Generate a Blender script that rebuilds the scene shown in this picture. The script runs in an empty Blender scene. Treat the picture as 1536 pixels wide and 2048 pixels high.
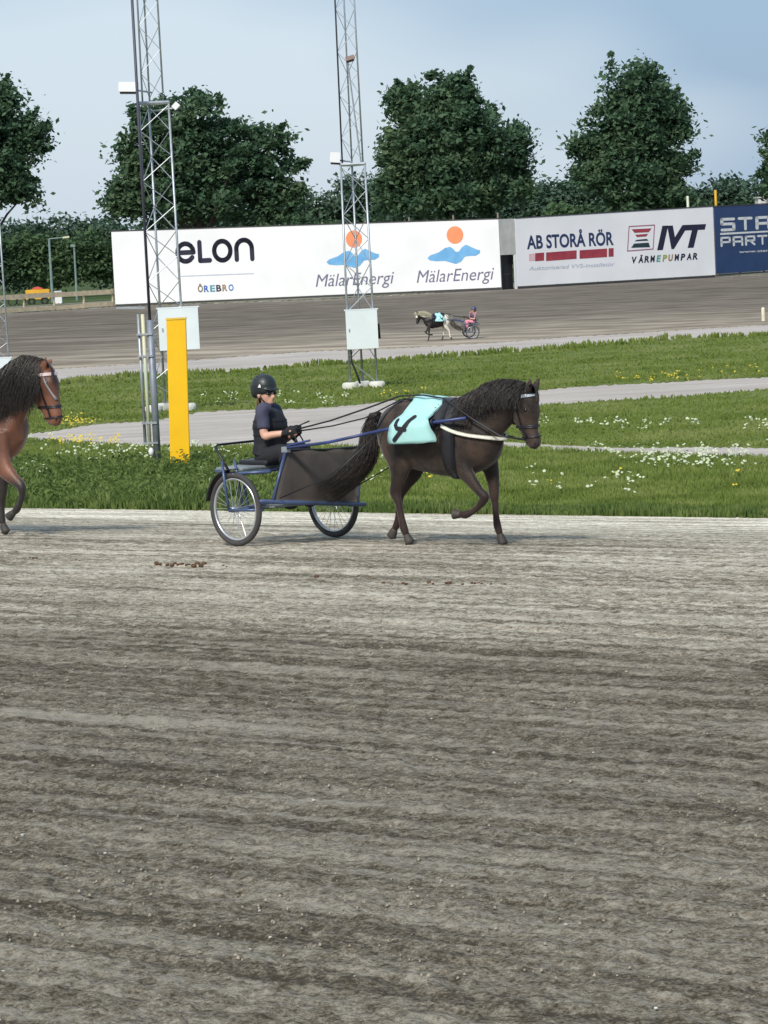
import bpy, math, random
import numpy as np
from mathutils import Vector, Matrix, Quaternion
from mathutils.bvhtree import BVHTree
random.seed(7); rng = np.random.default_rng(7)
S = bpy.context.scene; COL = S.collection
R = math.radians

# ------------------------------------------------------------------ camera, sky, sun
W0, H0, F = 1536.0, 2048.0, 5808.0
CAMZ, PITCH, ROLL = 2.40, R(5.05), R(2.8)
cam = bpy.data.objects.new('camera', bpy.data.cameras.new('camera')); COL.objects.link(cam)
cam.location = (0, 0, CAMZ)
fw = Vector((0, math.cos(PITCH), -math.sin(PITCH))); rt = Vector((1, 0, 0)); up = rt.cross(fw)
q = Quaternion(fw, ROLL); rt = q @ rt; up = q @ up          # camera rolled clockwise: verticals lean left
cam.rotation_euler = Matrix((rt, up, -fw)).transposed().to_euler()
cam.data.sensor_fit = 'VERTICAL'; cam.data.sensor_height = 36; cam.data.lens = 36 * F / H0
cam.data.clip_end = 6000; cam.data.clip_start = 0.5
S.camera = cam

SUN_EL, SUN_AZ = R(42), R(202)      # azimuth clockwise from +y : behind the camera, to its left
w = bpy.data.worlds.new('World'); S.world = w; w.use_nodes = True
nt = w.node_tree; N = nt.nodes; L = nt.links; N.clear()
out = N.new('ShaderNodeOutputWorld'); bg = N.new('ShaderNodeBackground'); bg.inputs['Strength'].default_value = 0.1
sky = N.new('ShaderNodeTexSky'); sky.sky_type = 'NISHITA'; sky.sun_disc = False
sky.sun_elevation = SUN_EL; sky.sun_rotation = SUN_AZ; sky.air_density = 1.2; sky.dust_density = 2.0
tc = N.new('ShaderNodeTexCoord'); mp = N.new('ShaderNodeMapping'); mp.inputs['Scale'].default_value = (1.0, 1.0, 2.6)
mp.inputs['Location'].default_value = (0.42, 0.0, 0.12)
n1 = N.new('ShaderNodeTexNoise'); n1.inputs['Scale'].default_value = 3.2; n1.inputs['Detail'].default_value = 3; n1.inputs['Roughness'].default_value = .45
r1 = N.new('ShaderNodeValToRGB'); r1.color_ramp.elements[0].position = .36; r1.color_ramp.elements[1].position = .60
r1.color_ramp.elements[0].color = (1.85, 2.8, 4.1, 1); r1.color_ramp.elements[1].color = (4.0, 4.7, 5.45, 1)
mx = N.new('ShaderNodeMixRGB'); mx.inputs[0].default_value = .85
L.new(tc.outputs['Generated'], mp.inputs[0]); L.new(mp.outputs[0], n1.inputs['Vector'])
sxyz = N.new('ShaderNodeSeparateXYZ'); L.new(tc.outputs['Generated'], sxyz.inputs[0])       # the cloud bank lies to the west (left), clearer air to the east
g1_ = N.new('ShaderNodeMath'); g1_.operation = 'MULTIPLY_ADD'; g1_.inputs[1].default_value = -1.15; g1_.inputs[2].default_value = 0.0; g1_.use_clamp = False; L.new(sxyz.outputs[0], g1_.inputs[0])
g2_ = N.new('ShaderNodeClamp'); g2_.inputs['Min'].default_value = -.2; g2_.inputs['Max'].default_value = .2; L.new(g1_.outputs[0], g2_.inputs[0])
g3_ = N.new('ShaderNodeMath'); g3_.operation = 'ADD'; L.new(g2_.outputs[0], g3_.inputs[0]); L.new(n1.outputs[0], g3_.inputs[1]); L.new(g3_.outputs[0], r1.inputs[0])
L.new(sky.outputs[0], mx.inputs[1]); L.new(r1.outputs[0], mx.inputs[2]); L.new(mx.outputs[0], bg.inputs[0]); L.new(bg.outputs[0], out.inputs[0])
sd = bpy.data.lights.new('sun', 'SUN'); sd.energy = 2.4; sd.angle = R(10); sd.color = (1, .95, .86)
sun = bpy.data.objects.new('sun', sd); COL.objects.link(sun)
sdir = Vector((math.sin(SUN_AZ) * math.cos(SUN_EL), math.cos(SUN_AZ) * math.cos(SUN_EL), math.sin(SUN_EL)))
sun.rotation_euler = sdir.to_track_quat('Z', 'Y').to_euler()
S.view_settings.view_transform = 'Standard'; S.view_settings.look = 'None'
S.view_settings.exposure = 0.70; S.view_settings.gamma = 1

# ------------------------------------------------------------------ helpers
C0 = Vector((0, 0, CAMZ))
def ray(px, py): return (fw * F + rt * (px - W0 / 2) - up * (py - H0 / 2)).normalized()
def onz(px, py, z):
    d = ray(px, py); return C0 + d * ((z - CAMZ) / d.z)
def onplane(px, py, p, n):
    d = ray(px, py); return C0 + d * ((p - C0).dot(n) / d.dot(n))
ZE = -0.22                                                    # level of the infield
E1 = onz(50, 1015, ZE); E2 = onz(1536, 1035, ZE)
ET = (E2 - E1).normalized(); EN = Vector((ET.y, -ET.x, 0))      # along the track edge; towards the camera
if EN.y > 0: EN = -EN
def side(x, y): return (x - E1.x) * EN.x + (y - E1.y) * EN.y
def prof(s):                                                  # banked racing track, falling to the infield
    if s <= 0: return 0.0
    return .065 * (s if s < 5 else 5 + 3 * (1 - math.exp(-(s - 5) / 5)))
def gz(x, y): return ZE + prof(side(x, y))
def ground(px, py):
    z = 0.0
    for _ in range(80):
        p = onz(px, py, z); z = .5 * z + .5 * gz(p.x, p.y)
    return Vector((p.x, p.y, gz(p.x, p.y)))

def new_mat(name):
    m = bpy.data.materials.new(name); m.use_nodes = True
    return m, m.node_tree.nodes, m.node_tree.links, m.node_tree.nodes['Principled BSDF']
MATS = {}
def mat(name, c1, c2=None, scale=8, rough=.6, bump=0, bscale=None, metal=0, detail=4, stretch=(1, 1, 1), spec=.5, lo=.35, hi=.65, sheen=0):
    if name in MATS: return MATS[name]
    m, n, l, b = new_mat(name); MATS[name] = m
    b.inputs['Roughness'].default_value = rough; b.inputs['Metallic'].default_value = metal
    b.inputs['Specular IOR Level'].default_value = spec
    t = n.new('ShaderNodeTexCoord'); mpp = n.new('ShaderNodeMapping'); mpp.inputs['Scale'].default_value = stretch
    l.new(t.outputs['Object'], mpp.inputs[0])
    c2 = c2 or tuple(v * .8 for v in c1)
    tx = n.new('ShaderNodeTexNoise'); tx.inputs['Scale'].default_value = scale; tx.inputs['Detail'].default_value = detail
    cr = n.new('ShaderNodeValToRGB'); cr.color_ramp.elements[0].position = lo; cr.color_ramp.elements[1].position = hi
    cr.color_ramp.elements[0].color = (*c2, 1); cr.color_ramp.elements[1].color = (*c1, 1)
    l.new(mpp.outputs[0], tx.inputs['Vector']); l.new(tx.outputs[0], cr.inputs[0]); l.new(cr.outputs[0], b.inputs['Base Color'])
    if bump:
        t2 = n.new('ShaderNodeTexNoise'); t2.inputs['Scale'].default_value = bscale or scale * 6; t2.inputs['Detail'].default_value = 4
        bp = n.new('ShaderNodeBump'); bp.inputs['Strength'].default_value = 1; bp.inputs['Distance'].default_value = bump
        l.new(mpp.outputs[0], t2.inputs['Vector']); l.new(t2.outputs[0], bp.inputs['Height']); l.new(bp.outputs[0], b.inputs['Normal'])
    return m

def mesh_np(name, V, Fa, k):                                   # V (n,3), Fa (m,k) numpy -> mesh
    me = bpy.data.meshes.new(name); V = np.asarray(V, dtype=np.float32); Fa = np.asarray(Fa, dtype=np.int32)
    me.vertices.add(len(V)); me.vertices.foreach_set('co', V.ravel())
    me.loops.add(Fa.size); me.loops.foreach_set('vertex_index', Fa.ravel())
    me.polygons.add(len(Fa)); me.polygons.foreach_set('loop_start', np.arange(len(Fa)) * k)
    me.update(calc_edges=True); me.validate(); return me
class MB:
    def __init__(s): s.v = []; s.f = []
    def add(s, v, f):
        o = len(s.v); s.v += [Vector(p) for p in v]; s.f += [[i + o for i in q] for q in f]; return s
    def box(s, c, ex, ey, ez, bev=0):                          # centre and half-extent vectors
        c = Vector(c); ex, ey, ez = Vector(ex), Vector(ey), Vector(ez)
        v = [c + a * ex + b * ey + d * ez for a in (-1, 1) for b in (-1, 1) for d in (-1, 1)]
        return s.add(v, [(0, 1, 3, 2), (4, 6, 7, 5), (0, 4, 5, 1), (2, 3, 7, 6), (0, 2, 6, 4), (1, 5, 7, 3)])
    def tube(s, pts, r, n=8, cap=True):
        pts = [Vector(p) for p in pts]; rr = r if isinstance(r, (list, tuple)) else [r] * len(pts)
        v = []; f = []; ref = None
        for i, p in enumerate(pts):
            t = (pts[min(i + 1, len(pts) - 1)] - pts[max(i - 1, 0)]).normalized()
            if ref is None:
                ref = t.cross(Vector((0, 0, 1)) if abs(t.z) < .9 else Vector((1, 0, 0))).normalized()
            ref = (ref - t * ref.dot(t)).normalized(); b = t.cross(ref)
            v += [p + (ref * math.cos(2 * math.pi * k / n) + b * math.sin(2 * math.pi * k / n)) * rr[i] for k in range(n)]
        for i in range(len(pts) - 1):
            for k in range(n): f.append((i * n + k, i * n + (k + 1) % n, (i + 1) * n + (k + 1) % n, (i + 1) * n + k))
        if cap: f.append(tuple(range(n - 1, -1, -1))); f.append(tuple(range((len(pts) - 1) * n, len(pts) * n)))
        return s.add(v, f)
    def loft(s, secs, axis=Vector((0, 1, 0)), n=16, sub=4):       # secs: (centre, r_in_plane, r_side)
        P = [Vector(a[0]) for a in secs]; A = [a[1] for a in secs]; B = [a[2] for a in secs]; Q = []
        for i in range(len(P) - 1):
            i0, i3 = max(i - 1, 0), min(i + 2, len(P) - 1)
            for k in range(sub):
                t = k / sub
                cr = lambda a, b, c, d: .5 * ((2 * b) + (c - a) * t + (2 * a - 5 * b + 4 * c - d) * t * t + (3 * b - a - 3 * c + d) * t ** 3)
                Q.append((cr(P[i0], P[i], P[i + 1], P[i3]), A[i] + (A[i + 1] - A[i]) * t, B[i] + (B[i + 1] - B[i]) * t))
        Q.append((P[-1], A[-1], B[-1])); v = []; f = []
        for i, (c, a, b) in enumerate(Q):
            t = (Q[min(i + 1, len(Q) - 1)][0] - Q[max(i - 1, 0)][0]).normalized()
            ax = (axis - t * axis.dot(t)).normalized(); nn = t.cross(ax)
            v += [c + nn * a * math.cos(2 * math.pi * k / n) + ax * b * math.sin(2 * math.pi * k / n) for k in range(n)]
        m = len(Q)
        for i in range(m - 1):
            for k in range(n): f.append((i * n + k, i * n + (k + 1) % n, (i + 1) * n + (k + 1) % n, (i + 1) * n + k))
        t0 = (Q[0][0] - Q[1][0]).normalized() * min(Q[0][1], Q[0][2]) * .6; t1 = (Q[-1][0] - Q[-2][0]).normalized() * min(Q[-1][1], Q[-1][2]) * .6
        v += [Q[0][0] + t0, Q[-1][0] + t1]; a, b = m * n, m * n + 1
        for k in range(n): f.append((a, (k + 1) % n, k)); f.append((b, (m - 1) * n + k, (m - 1) * n + (k + 1) % n))
        return s.add(v, f)
    def ball(s, c, rx, ry=None, rz=None, M=None, n=12, m=8):
        ry = ry or rx; rz = rz or rx; c = Vector(c); v = [Vector((0, 0, rz))]; f = []
        for i in range(1, m):
            a = math.pi * i / m
            v += [Vector((rx * math.sin(a) * math.cos(2 * math.pi * k / n), ry * math.sin(a) * math.sin(2 * math.pi * k / n), rz * math.cos(a))) for k in range(n)]
        v.append(Vector((0, 0, -rz))); l = len(v) - 1
        for k in range(n):
            f.append((0, 1 + k, 1 + (k + 1) % n)); f.append((l, 1 + (m - 2) * n + (k + 1) % n, 1 + (m - 2) * n + k))
        for i in range(m - 2):
            for k in range(n): f.append((1 + i * n + k, 1 + (i + 1) * n + k, 1 + (i + 1) * n + (k + 1) % n, 1 + i * n + (k + 1) % n))
        return s.add([c + (M @ p if M else p) for p in v], f)
    def torus(s, c, ax, Rr, r, n=40, m=8, sx=1):
        c = Vector(c); ax = Vector(ax).normalized(); e = ax.cross(Vector((0, 0, 1))).normalized(); g = ax.cross(e); v = []; f = []
        for i in range(n):
            a = 2 * math.pi * i / n; d = e * math.cos(a) + g * math.sin(a)
            v += [c + d * (Rr + r * math.cos(2 * math.pi * k / m)) + ax * r * sx * math.sin(2 * math.pi * k / m) for k in range(m)]
        for i in range(n):
            for k in range(m): f.append((i * m + k, i * m + (k + 1) % m, ((i + 1) % n) * m + (k + 1) % m, ((i + 1) % n) * m + k))
        return s.add(v, f)
    def mesh(s, name, inv=None):
        me = bpy.data.meshes.new(name); me.from_pydata([tuple(inv @ p) if inv else tuple(p) for p in s.v], [], [tuple(q) for q in s.f]); me.update(); return me
def chain(o):
    M = Matrix.Identity(4)
    while o is not None: M = o.matrix_basis @ M; o = o.parent
    return M
def put(name, data, m=None, parent=None, smooth=False, kind=None):
    o = bpy.data.objects.new(name, data); COL.objects.link(o)
    if parent: o.parent = parent
    if m and not data.materials: data.materials.append(m)
    if smooth: data.polygons.foreach_set('use_smooth', [True] * len(data.polygons))
    if kind: o['kind'] = kind
    return o
def build(mb, name, m, parent=None, smooth=False, kind=None, local=False):   # world verts, stored in the parent's own frame
    inv = None if local or parent is None else chain(parent).inverted()
    return put(name, mb.mesh(name, inv), m, parent, smooth, kind)
def thing(name, label, cat, loc, rz=0, group=None):
    o = bpy.data.objects.new(name, None); COL.objects.link(o); o.location = loc; o.rotation_euler = (0, 0, rz); o.empty_display_size = .2
    tag(o, label, cat, group); return o
def tag(o, label, cat, group=None):
    o['label'] = label; o['category'] = cat
    if group: o['group'] = group
    return o
def remesh(mb, name, voxel, it, m, parent, keep=False):
    me = mb.mesh('tmp'); o = bpy.data.objects.new('tmp', me); COL.objects.link(o)
    a = o.modifiers.new('r', 'REMESH'); a.mode = 'VOXEL'; a.voxel_size = voxel
    b = o.modifiers.new('s', 'SMOOTH'); b.factor = .5; b.iterations = it
    dg = bpy.context.evaluated_depsgraph_get(); dg.update()
    r = bpy.data.meshes.new_from_object(o.evaluated_get(dg)); bpy.data.objects.remove(o); bpy.data.meshes.remove(me)
    r.name = name; r.materials.clear()
    return put(name, r, m, parent, True)

# ------------------------------------------------------------------ ground materials
def ground_mat(name, cols, fine, bump, streak_dir=None, streak=(.35, 6), fscale=30, rough=.95, grain=0):
    # cols: dark, mid, light sand; streaks run along the track
    m, n, l, b = new_mat(name); b.inputs['Roughness'].default_value = rough; b.inputs['Specular IOR Level'].default_value = .15
    t = n.new('ShaderNodeTexCoord'); mp = n.new('ShaderNodeMapping'); mp.vector_type = 'POINT'
    ang = math.atan2(ET.y, ET.x) if streak_dir is None else streak_dir
    rot = n.new('ShaderNodeMapping'); rot.inputs['Rotation'].default_value = (0, 0, -ang)
    l.new(t.outputs['Object'], rot.inputs[0]); mp.inputs['Scale'].default_value = (streak[0], streak[1], 1); l.new(rot.outputs[0], mp.inputs[0])
    def noise(src, sc, det, ro=.55, dist=0):
        x = n.new('ShaderNodeTexNoise'); x.inputs['Scale'].default_value = sc; x.inputs['Detail'].default_value = det; x.inputs['Roughness'].default_value = ro; x.inputs['Distortion'].default_value = dist
        l.new(src, x.inputs['Vector']); return x.outputs[0]
    s1 = noise(mp.outputs[0], 1.0, 5, .6, .3); s2 = noise(rot.outputs[0], fscale, 8, .72); s3 = noise(rot.outputs[0], .45, 3)
    def math_(op, a, bb):
        x = n.new('ShaderNodeMath'); x.operation = op
        for i, v in enumerate((a, bb)):
            if isinstance(v, (int, float)): x.inputs[i].default_value = v
            else: l.new(v, x.inputs[i])
        return x.outputs[0]
    f = math_('ADD', math_('MULTIPLY', s1, .5), math_('ADD', math_('MULTIPLY', s2, fine), math_('MULTIPLY', s3, .5 - fine)))
    if grain:                                                   # loose crumbs of sand on top of the broader patches
        g1 = noise(rot.outputs[0], 75, 4, .7); g2 = noise(rot.outputs[0], 26, 4, .75)
        f = math_('ADD', f, math_('MULTIPLY', math_('SUBTRACT', math_('ADD', g1, g2), 1.0), grain)); s2 = math_('ADD', s2, math_('ADD', g1, g2))
    cr = n.new('ShaderNodeValToRGB'); e = cr.color_ramp.elements; e[0].position = .40; e[1].position = .61; e[0].color = (*cols[0], 1); e[1].color = (*cols[2], 1)
    k = e.new(.5); k.color = (*cols[1], 1); l.new(f, cr.inputs[0]); l.new(cr.outputs[0], b.inputs['Base Color'])
    bp = n.new('ShaderNodeBump'); bp.inputs['Distance'].default_value = bump; l.new(math_('ADD', s2, s1), bp.inputs['Height']); l.new(bp.outputs[0], b.inputs['Normal'])
    return m, n, l, b, cr, rot
M_path = ground_mat('path_gravel', ((.33, .295, .265), (.41, .37, .335), (.48, .44, .405)), .2, .01, R(8), (.3, 3), 12)[0]
M_far, fn, fl, fb, fcr, _ = ground_mat('far_track_sand', ((.18, .15, .115), (.30, .26, .205), (.46, .40, .32)), .12, .01, None, (.05, .8), 2.2)
fa = fn.new('ShaderNodeAttribute'); fa.attribute_name = 'across'; fr_ = fn.new('ShaderNodeValToRGB'); e = fr_.color_ramp.elements     # damp outside, dry by the inner edge
e[0].position = 0; e[0].color = (.92, .9, .88, 1); e[1].position = 1; e[1].color = (.58, .58, .6, 1)
for ps, v in ((.22, .80), (.36, .56), (.55, .46), (.8, .44), (.93, .46)): k = e.new(ps); k.color = (v, v * .99, v * .97, 1)
fm = fn.new('ShaderNodeMixRGB'); fm.blend_type = 'MULTIPLY'; fm.inputs[0].default_value = 1; fl.new(fa.outputs['Fac'], fr_.inputs[0]); fl.new(fcr.outputs[0], fm.inputs[1]); fl.new(fr_.outputs[0], fm.inputs[2]); fl.new(fm.outputs[0], fb.inputs['Base Color'])
M_near, nn_, ll_, bb_, cr_, rot_ = ground_mat('near_track_sand', ((.17, .142, .098), (.50, .440, .337), (.90, .835, .69)), .36, .010, None, (.28, 7.5), 11, grain=.46)
# the raked strip by the infield is dry and pale, the middle of the track is damp and darker
sx_ = nn_.new('ShaderNodeSeparateXYZ'); ll_.new(rot_.outputs[0], sx_.inputs[0])
c_ = math.cos(-math.atan2(ET.y, ET.x)); s_ = math.sin(-math.atan2(ET.y, ET.x))
yedge = E1.x * s_ + E1.y * c_
wob = nn_.new('ShaderNodeTexNoise'); wob.inputs['Scale'].default_value = .8; wm = nn_.new('ShaderNodeMapping'); wm.inputs['Scale'].default_value = (.25, 1.6, 1)
ll_.new(rot_.outputs[0], wm.inputs[0]); ll_.new(wm.outputs[0], wob.inputs['Vector']); wob.inputs['Detail'].default_value = 4
ma_ = nn_.new('ShaderNodeMath'); ma_.operation = 'MULTIPLY_ADD'; ma_.inputs[1].default_value = 2.2; ll_.new(wob.outputs[0], ma_.inputs[0]); ll_.new(sx_.outputs[1], ma_.inputs[2])
mr_ = nn_.new('ShaderNodeMapRange'); mr_.inputs['From Min'].default_value = yedge - 20 + 1.1; mr_.inputs['From Max'].default_value = yedge + 1.1
ll_.new(ma_.outputs[0], mr_.inputs['Value'])
rp_ = nn_.new('ShaderNodeValToRGB'); el = rp_.color_ramp.elements
el[0].position = 0; el[0].color = (.27, .268, .26, 1); el[1].position = 1; el[1].color = (1, 1.02, 1.05, 1)
for ps, v, tb_ in ((.30, .26, .96), (.425, .285, .95), (.475, .43, .98), (.56, .52, .99), (.70, .59, 1.0), (.82, .63, 1.01), (.86, .66, 1.02), (.885, .98, 1.05)):
    e = el.new(ps); e.color = (v, v * (1 + tb_) / 2, v * tb_, 1)
ll_.new(mr_.outputs[0], rp_.inputs[0])
mu_ = nn_.new('ShaderNodeMixRGB'); mu_.blend_type = 'MULTIPLY'; mu_.inputs[0].default_value = 1
ll_.new(cr_.outputs[0], mu_.inputs[1]); ll_.new(rp_.outputs[0], mu_.inputs[2])
m2_ = nn_.new('ShaderNodeMixRGB'); m2_.blend_type = 'MULTIPLY'; m2_.inputs[0].default_value = 1; m2_.inputs[2].default_value = (1.22, 1.22, 1.22, 1)
ll_.new(mu_.outputs[0], m2_.inputs[1]); ll_.new(m2_.outputs[0], bb_.inputs['Base Color'])
def grass_mat(name, a, b_, c, scale=1.2, tl=.3):
    m, n, l, b = new_mat(name); b.inputs['Roughness'].default_value = .8; b.inputs['Specular IOR Level'].default_value = .2
    t = n.new('ShaderNodeTexCoord'); x = n.new('ShaderNodeTexNoise'); x.inputs['Scale'].default_value = scale; x.inputs['Detail'].default_value = 6; x.inputs['Roughness'].default_value = .65
    l.new(t.outputs['Object'], x.inputs['Vector'])
    cr = n.new('ShaderNodeValToRGB'); e = cr.color_ramp.elements; e[0].position = .33; e[1].position = .68; e[0].color = (*a, 1); e[1].color = (*c, 1); k = e.new(.5); k.color = (*b_, 1)
    l.new(x.outputs[0], cr.inputs[0]); l.new(cr.outputs[0], b.inputs['Base Color'])
    tr = n.new('ShaderNodeBsdfTranslucent'); l.new(cr.outputs[0], tr.inputs[0]); ms = n.new('ShaderNodeMixShader'); ms.inputs[0].default_value = tl
    l.new(b.outputs[0], ms.inputs[1]); l.new(tr.outputs[0], ms.inputs[2]); l.new(ms.outputs[0], n['Material Output'].inputs[0])
    return m
M_grass = grass_mat('grass', (.125, .175, .038), (.205, .265, .062), (.31, .35, .12), 1.5, .45)
M_grassfar = grass_mat('grass_far', (.15, .205, .042), (.21, .27, .065), (.31, .345, .125), .5, .45)
M_weed = grass_mat('weed_leaves', (.07, .12, .03), (.13, .19, .05), (.22, .27, .09), 4, .42)

# ------------------------------------------------------------------ ground geometry
def vnoise(x, y, seed=0):
    xi = np.floor(x).astype(int); yi = np.floor(y).astype(int); xf = x - xi; yf = y - yi
    h = lambda a, b: ((np.sin(a * 127.1 + b * 311.7 + seed * 74.7) * 43758.5453) % 1.0)
    u = xf * xf * (3 - 2 * xf); v = yf * yf * (3 - 2 * yf)
    return (h(xi, yi) * (1 - u) + h(xi + 1, yi) * u) * (1 - v) + (h(xi, yi + 1) * (1 - u) + h(xi + 1, yi + 1) * u) * v
# the near track: a banked, raked sheet of sand, finest near the camera, going on past both sides of the view
cu = np.concatenate([-.16 - np.geomspace(.004, 6, 26)[::-1], np.linspace(-.16, .16, 520), .16 + np.geomspace(.004, 6, 26)])
yy = np.concatenate([np.linspace(-14, 5.5, 12), 1 / np.linspace(1 / 5.8, 1 / 38.0, 900), np.linspace(39, 420, 60)])
XX = cu[None] * np.maximum(yy, 6)[:, None]; YY = yy[:, None] + 0 * XX
SS = (XX - E1.x) * EN.x + (YY - E1.y) * EN.y; TT = (XX - E1.x) * ET.x + (YY - E1.y) * ET.y
s_ = np.maximum(SS, 0); Z = ZE + .065 * np.where(s_ < 5, s_, 5 + 3 * (1 - np.exp(-(s_ - 5) / 5))) + np.minimum(SS, 0).clip(-.5) * .5
def ridged(a): return 1 - np.abs(a * 2 - 1)
rel = (vnoise(TT * .9, SS * 6, 1) - .5) * .010 + (vnoise(TT * .35, SS * 1.7, 4) - .5) * .012
rel += (ridged(vnoise(TT * 5, SS * 8, 2)) - .5) * .022 + (vnoise(TT * 9 + 3, SS * 10, 12) - .5) * .022 + (vnoise(TT * 15, SS * 21, 3) - .5) * .020 + (vnoise(TT * 31, SS * 37, 6) - .5) * .016 + (vnoise(TT * 55, SS * 61, 7) - .5) * .008
rel += .0035 * np.sin(SS * 52 + vnoise(TT * .4, SS * .8, 31) * 9) * np.clip(vnoise(TT * .3, SS * 1.2, 33) * 2 - .5, 0, 1)
rel += -.035 * np.clip(vnoise(TT * .22 + 5, SS * 3.4, 9) - .70, 0, 1) * 3
Z = Z + rel * .55 * np.clip((SS - .1) / 8, .05, 1)
V = np.stack([XX, YY, Z], -1).reshape(-1, 3); nx, ny = XX.shape[1], XX.shape[0]
I = (np.arange(ny - 1)[:, None] * nx + np.arange(nx - 1)[None, :]).ravel()
me = mesh_np('near_track', V, np.stack([I, I + 1, I + nx + 1, I + nx], -1), 4)
put('near_track', me, M_near, smooth=True, kind='structure')
o2 = E1
b = MB(); b.add([o2 + ET * s + EN * a + Vector((0, 0, -.006)) for s, a in ((-2500, 0), (2500, 0), (2500, -4000), (-2500, -4000))], [(0, 1, 2, 3)])
build(b, 'infield_ground', M_path, kind='structure')

def lerp_curve(pts, x):
    xs = [p[0] for p in pts]; ys = [p[1] for p in pts]; return float(np.interp(x, xs, ys)) - .049 * (min(x - xs[0], 0) + max(x - xs[-1], 0))
def band(name, lower, upper, m, dz, x0=-1500, x1=2800, rows=4, jit=1.5, kind='structure'):
    v = []; f = []; xs = np.arange(x0, x1 + 1, 6.0); rw = rows + 1
    for x in xs:
        yl = lerp_curve(lower, x) + random.gauss(0, jit) + math.sin(x * .021) * jit; yu = lerp_curve(upper, x) + random.gauss(0, jit) * .8 + math.sin(x * .033 + 2) * jit * .6
        if yu > yl - .5: yu = yl - .5
        for k in range(rw):
            p = onz(x, yl + (yu - yl) * k / rows, ZE + dz); v.append(p)
    for i in range(len(xs) - 1):
        for k in range(rows): f.append((i * rw + k, (i + 1) * rw + k, (i + 1) * rw + k + 1, i * rw + k + 1))
    n0 = len(v)                                                # skirts, so that the sheet's edge meets the soil
    for i in range(len(xs)):
        for k, e in ((0, 2), (rows, -1)):
            q_ = v[i * rw + k]; d = Vector((q_.x, q_.y, 0)).normalized() * (-.03 if k == 0 else .03); v.append(Vector((q_.x + d.x, q_.y + d.y, ZE - .05)))
    for i in range(len(xs) - 1):
        f.append((n0 + 2 * i, n0 + 2 * i + 2, (i + 1) * rw, i * rw)); f.append((i * rw + rows, (i + 1) * rw + rows, n0 + 2 * i + 3, n0 + 2 * i + 1))
    o = build(MB().add(v, f), name, m, kind=kind)
    at = o.data.attributes.new('across', 'FLOAT', 'POINT'); at.data.foreach_set('value', [k / rows for _ in xs for k in range(rw)] + [0, 1] * len(xs)); return o
near_lo = [(-260, 1011), (50, 1015), (400, 1019.5), (768, 1024.5), (1100, 1029), (1536, 1035), (1800, 1038.5)]
near_up = [(-260, 880), (60, 878), (190, 886), (290, 892), (560, 893), (900, 896), (1080, 897), (1200, 903), (1260, 908), (1400, 913), (1536, 916), (1800, 919)]
wedge_lo = [(780, 856), (900, 874), (1080, 888), (1200, 893), (1536, 894), (1800, 894)]
wedge_up = [(780, 854), (900, 833), (1080, 811), (1200, 803), (1350, 794), (1536, 779), (1800, 764)]
mid_lo = [(-260, 890), (60, 866), (130, 857), (200, 847), (290, 843), (400, 822), (620, 816), (694, 810), (780, 801), (1084, 780), (1209, 769), (1377, 762), (1536, 753), (1800, 738)]
mid_up = [(-260, 800), (60, 777), (166, 763), (283, 751), (400, 748), (504, 742), (686, 727), (800, 720), (1000, 706), (1174, 694), (1349, 678), (1536, 671), (1800, 655)]
ft_lo = [(-260, 762), (101, 738), (283, 727), (400, 718), (640, 701), (800, 696), (1000, 684), (1174, 671), (1536, 649), (1800, 634)]
ft_up = [(-260, 645), (0, 628), (230, 614), (640, 599), (1000, 579), (1250, 565), (1430, 554), (1536, 549), (1800, 534)]
band('near_lawn', near_lo, near_up, M_grass, .004, jit=2.4)
band('wedge_lawn', wedge_lo, wedge_up, M_grassfar, .004, x0=780, jit=.7)
band('middle_lawn', mid_lo, mid_up, M_grassfar, .004, jit=.9)
band('far_track', ft_lo, ft_up, M_far, .006, rows=14, jit=.35)
band('outer_verge', [(x, y - 1.5) for x, y in ft_up], [(x, y - 14) for x, y in ft_up], mat('verge_soil', (.2, .18, .14), (.10, .12, .06), 2, .9), .04, jit=.2)
band('back_meadow', [(x, y - 14) for x, y in ft_up], [(-260, 567), (1800, 467)], grass_mat('meadow', (.04, .07, .02), (.07, .11, .03), (.1, .15, .04), .1), .06, jit=0)

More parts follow.
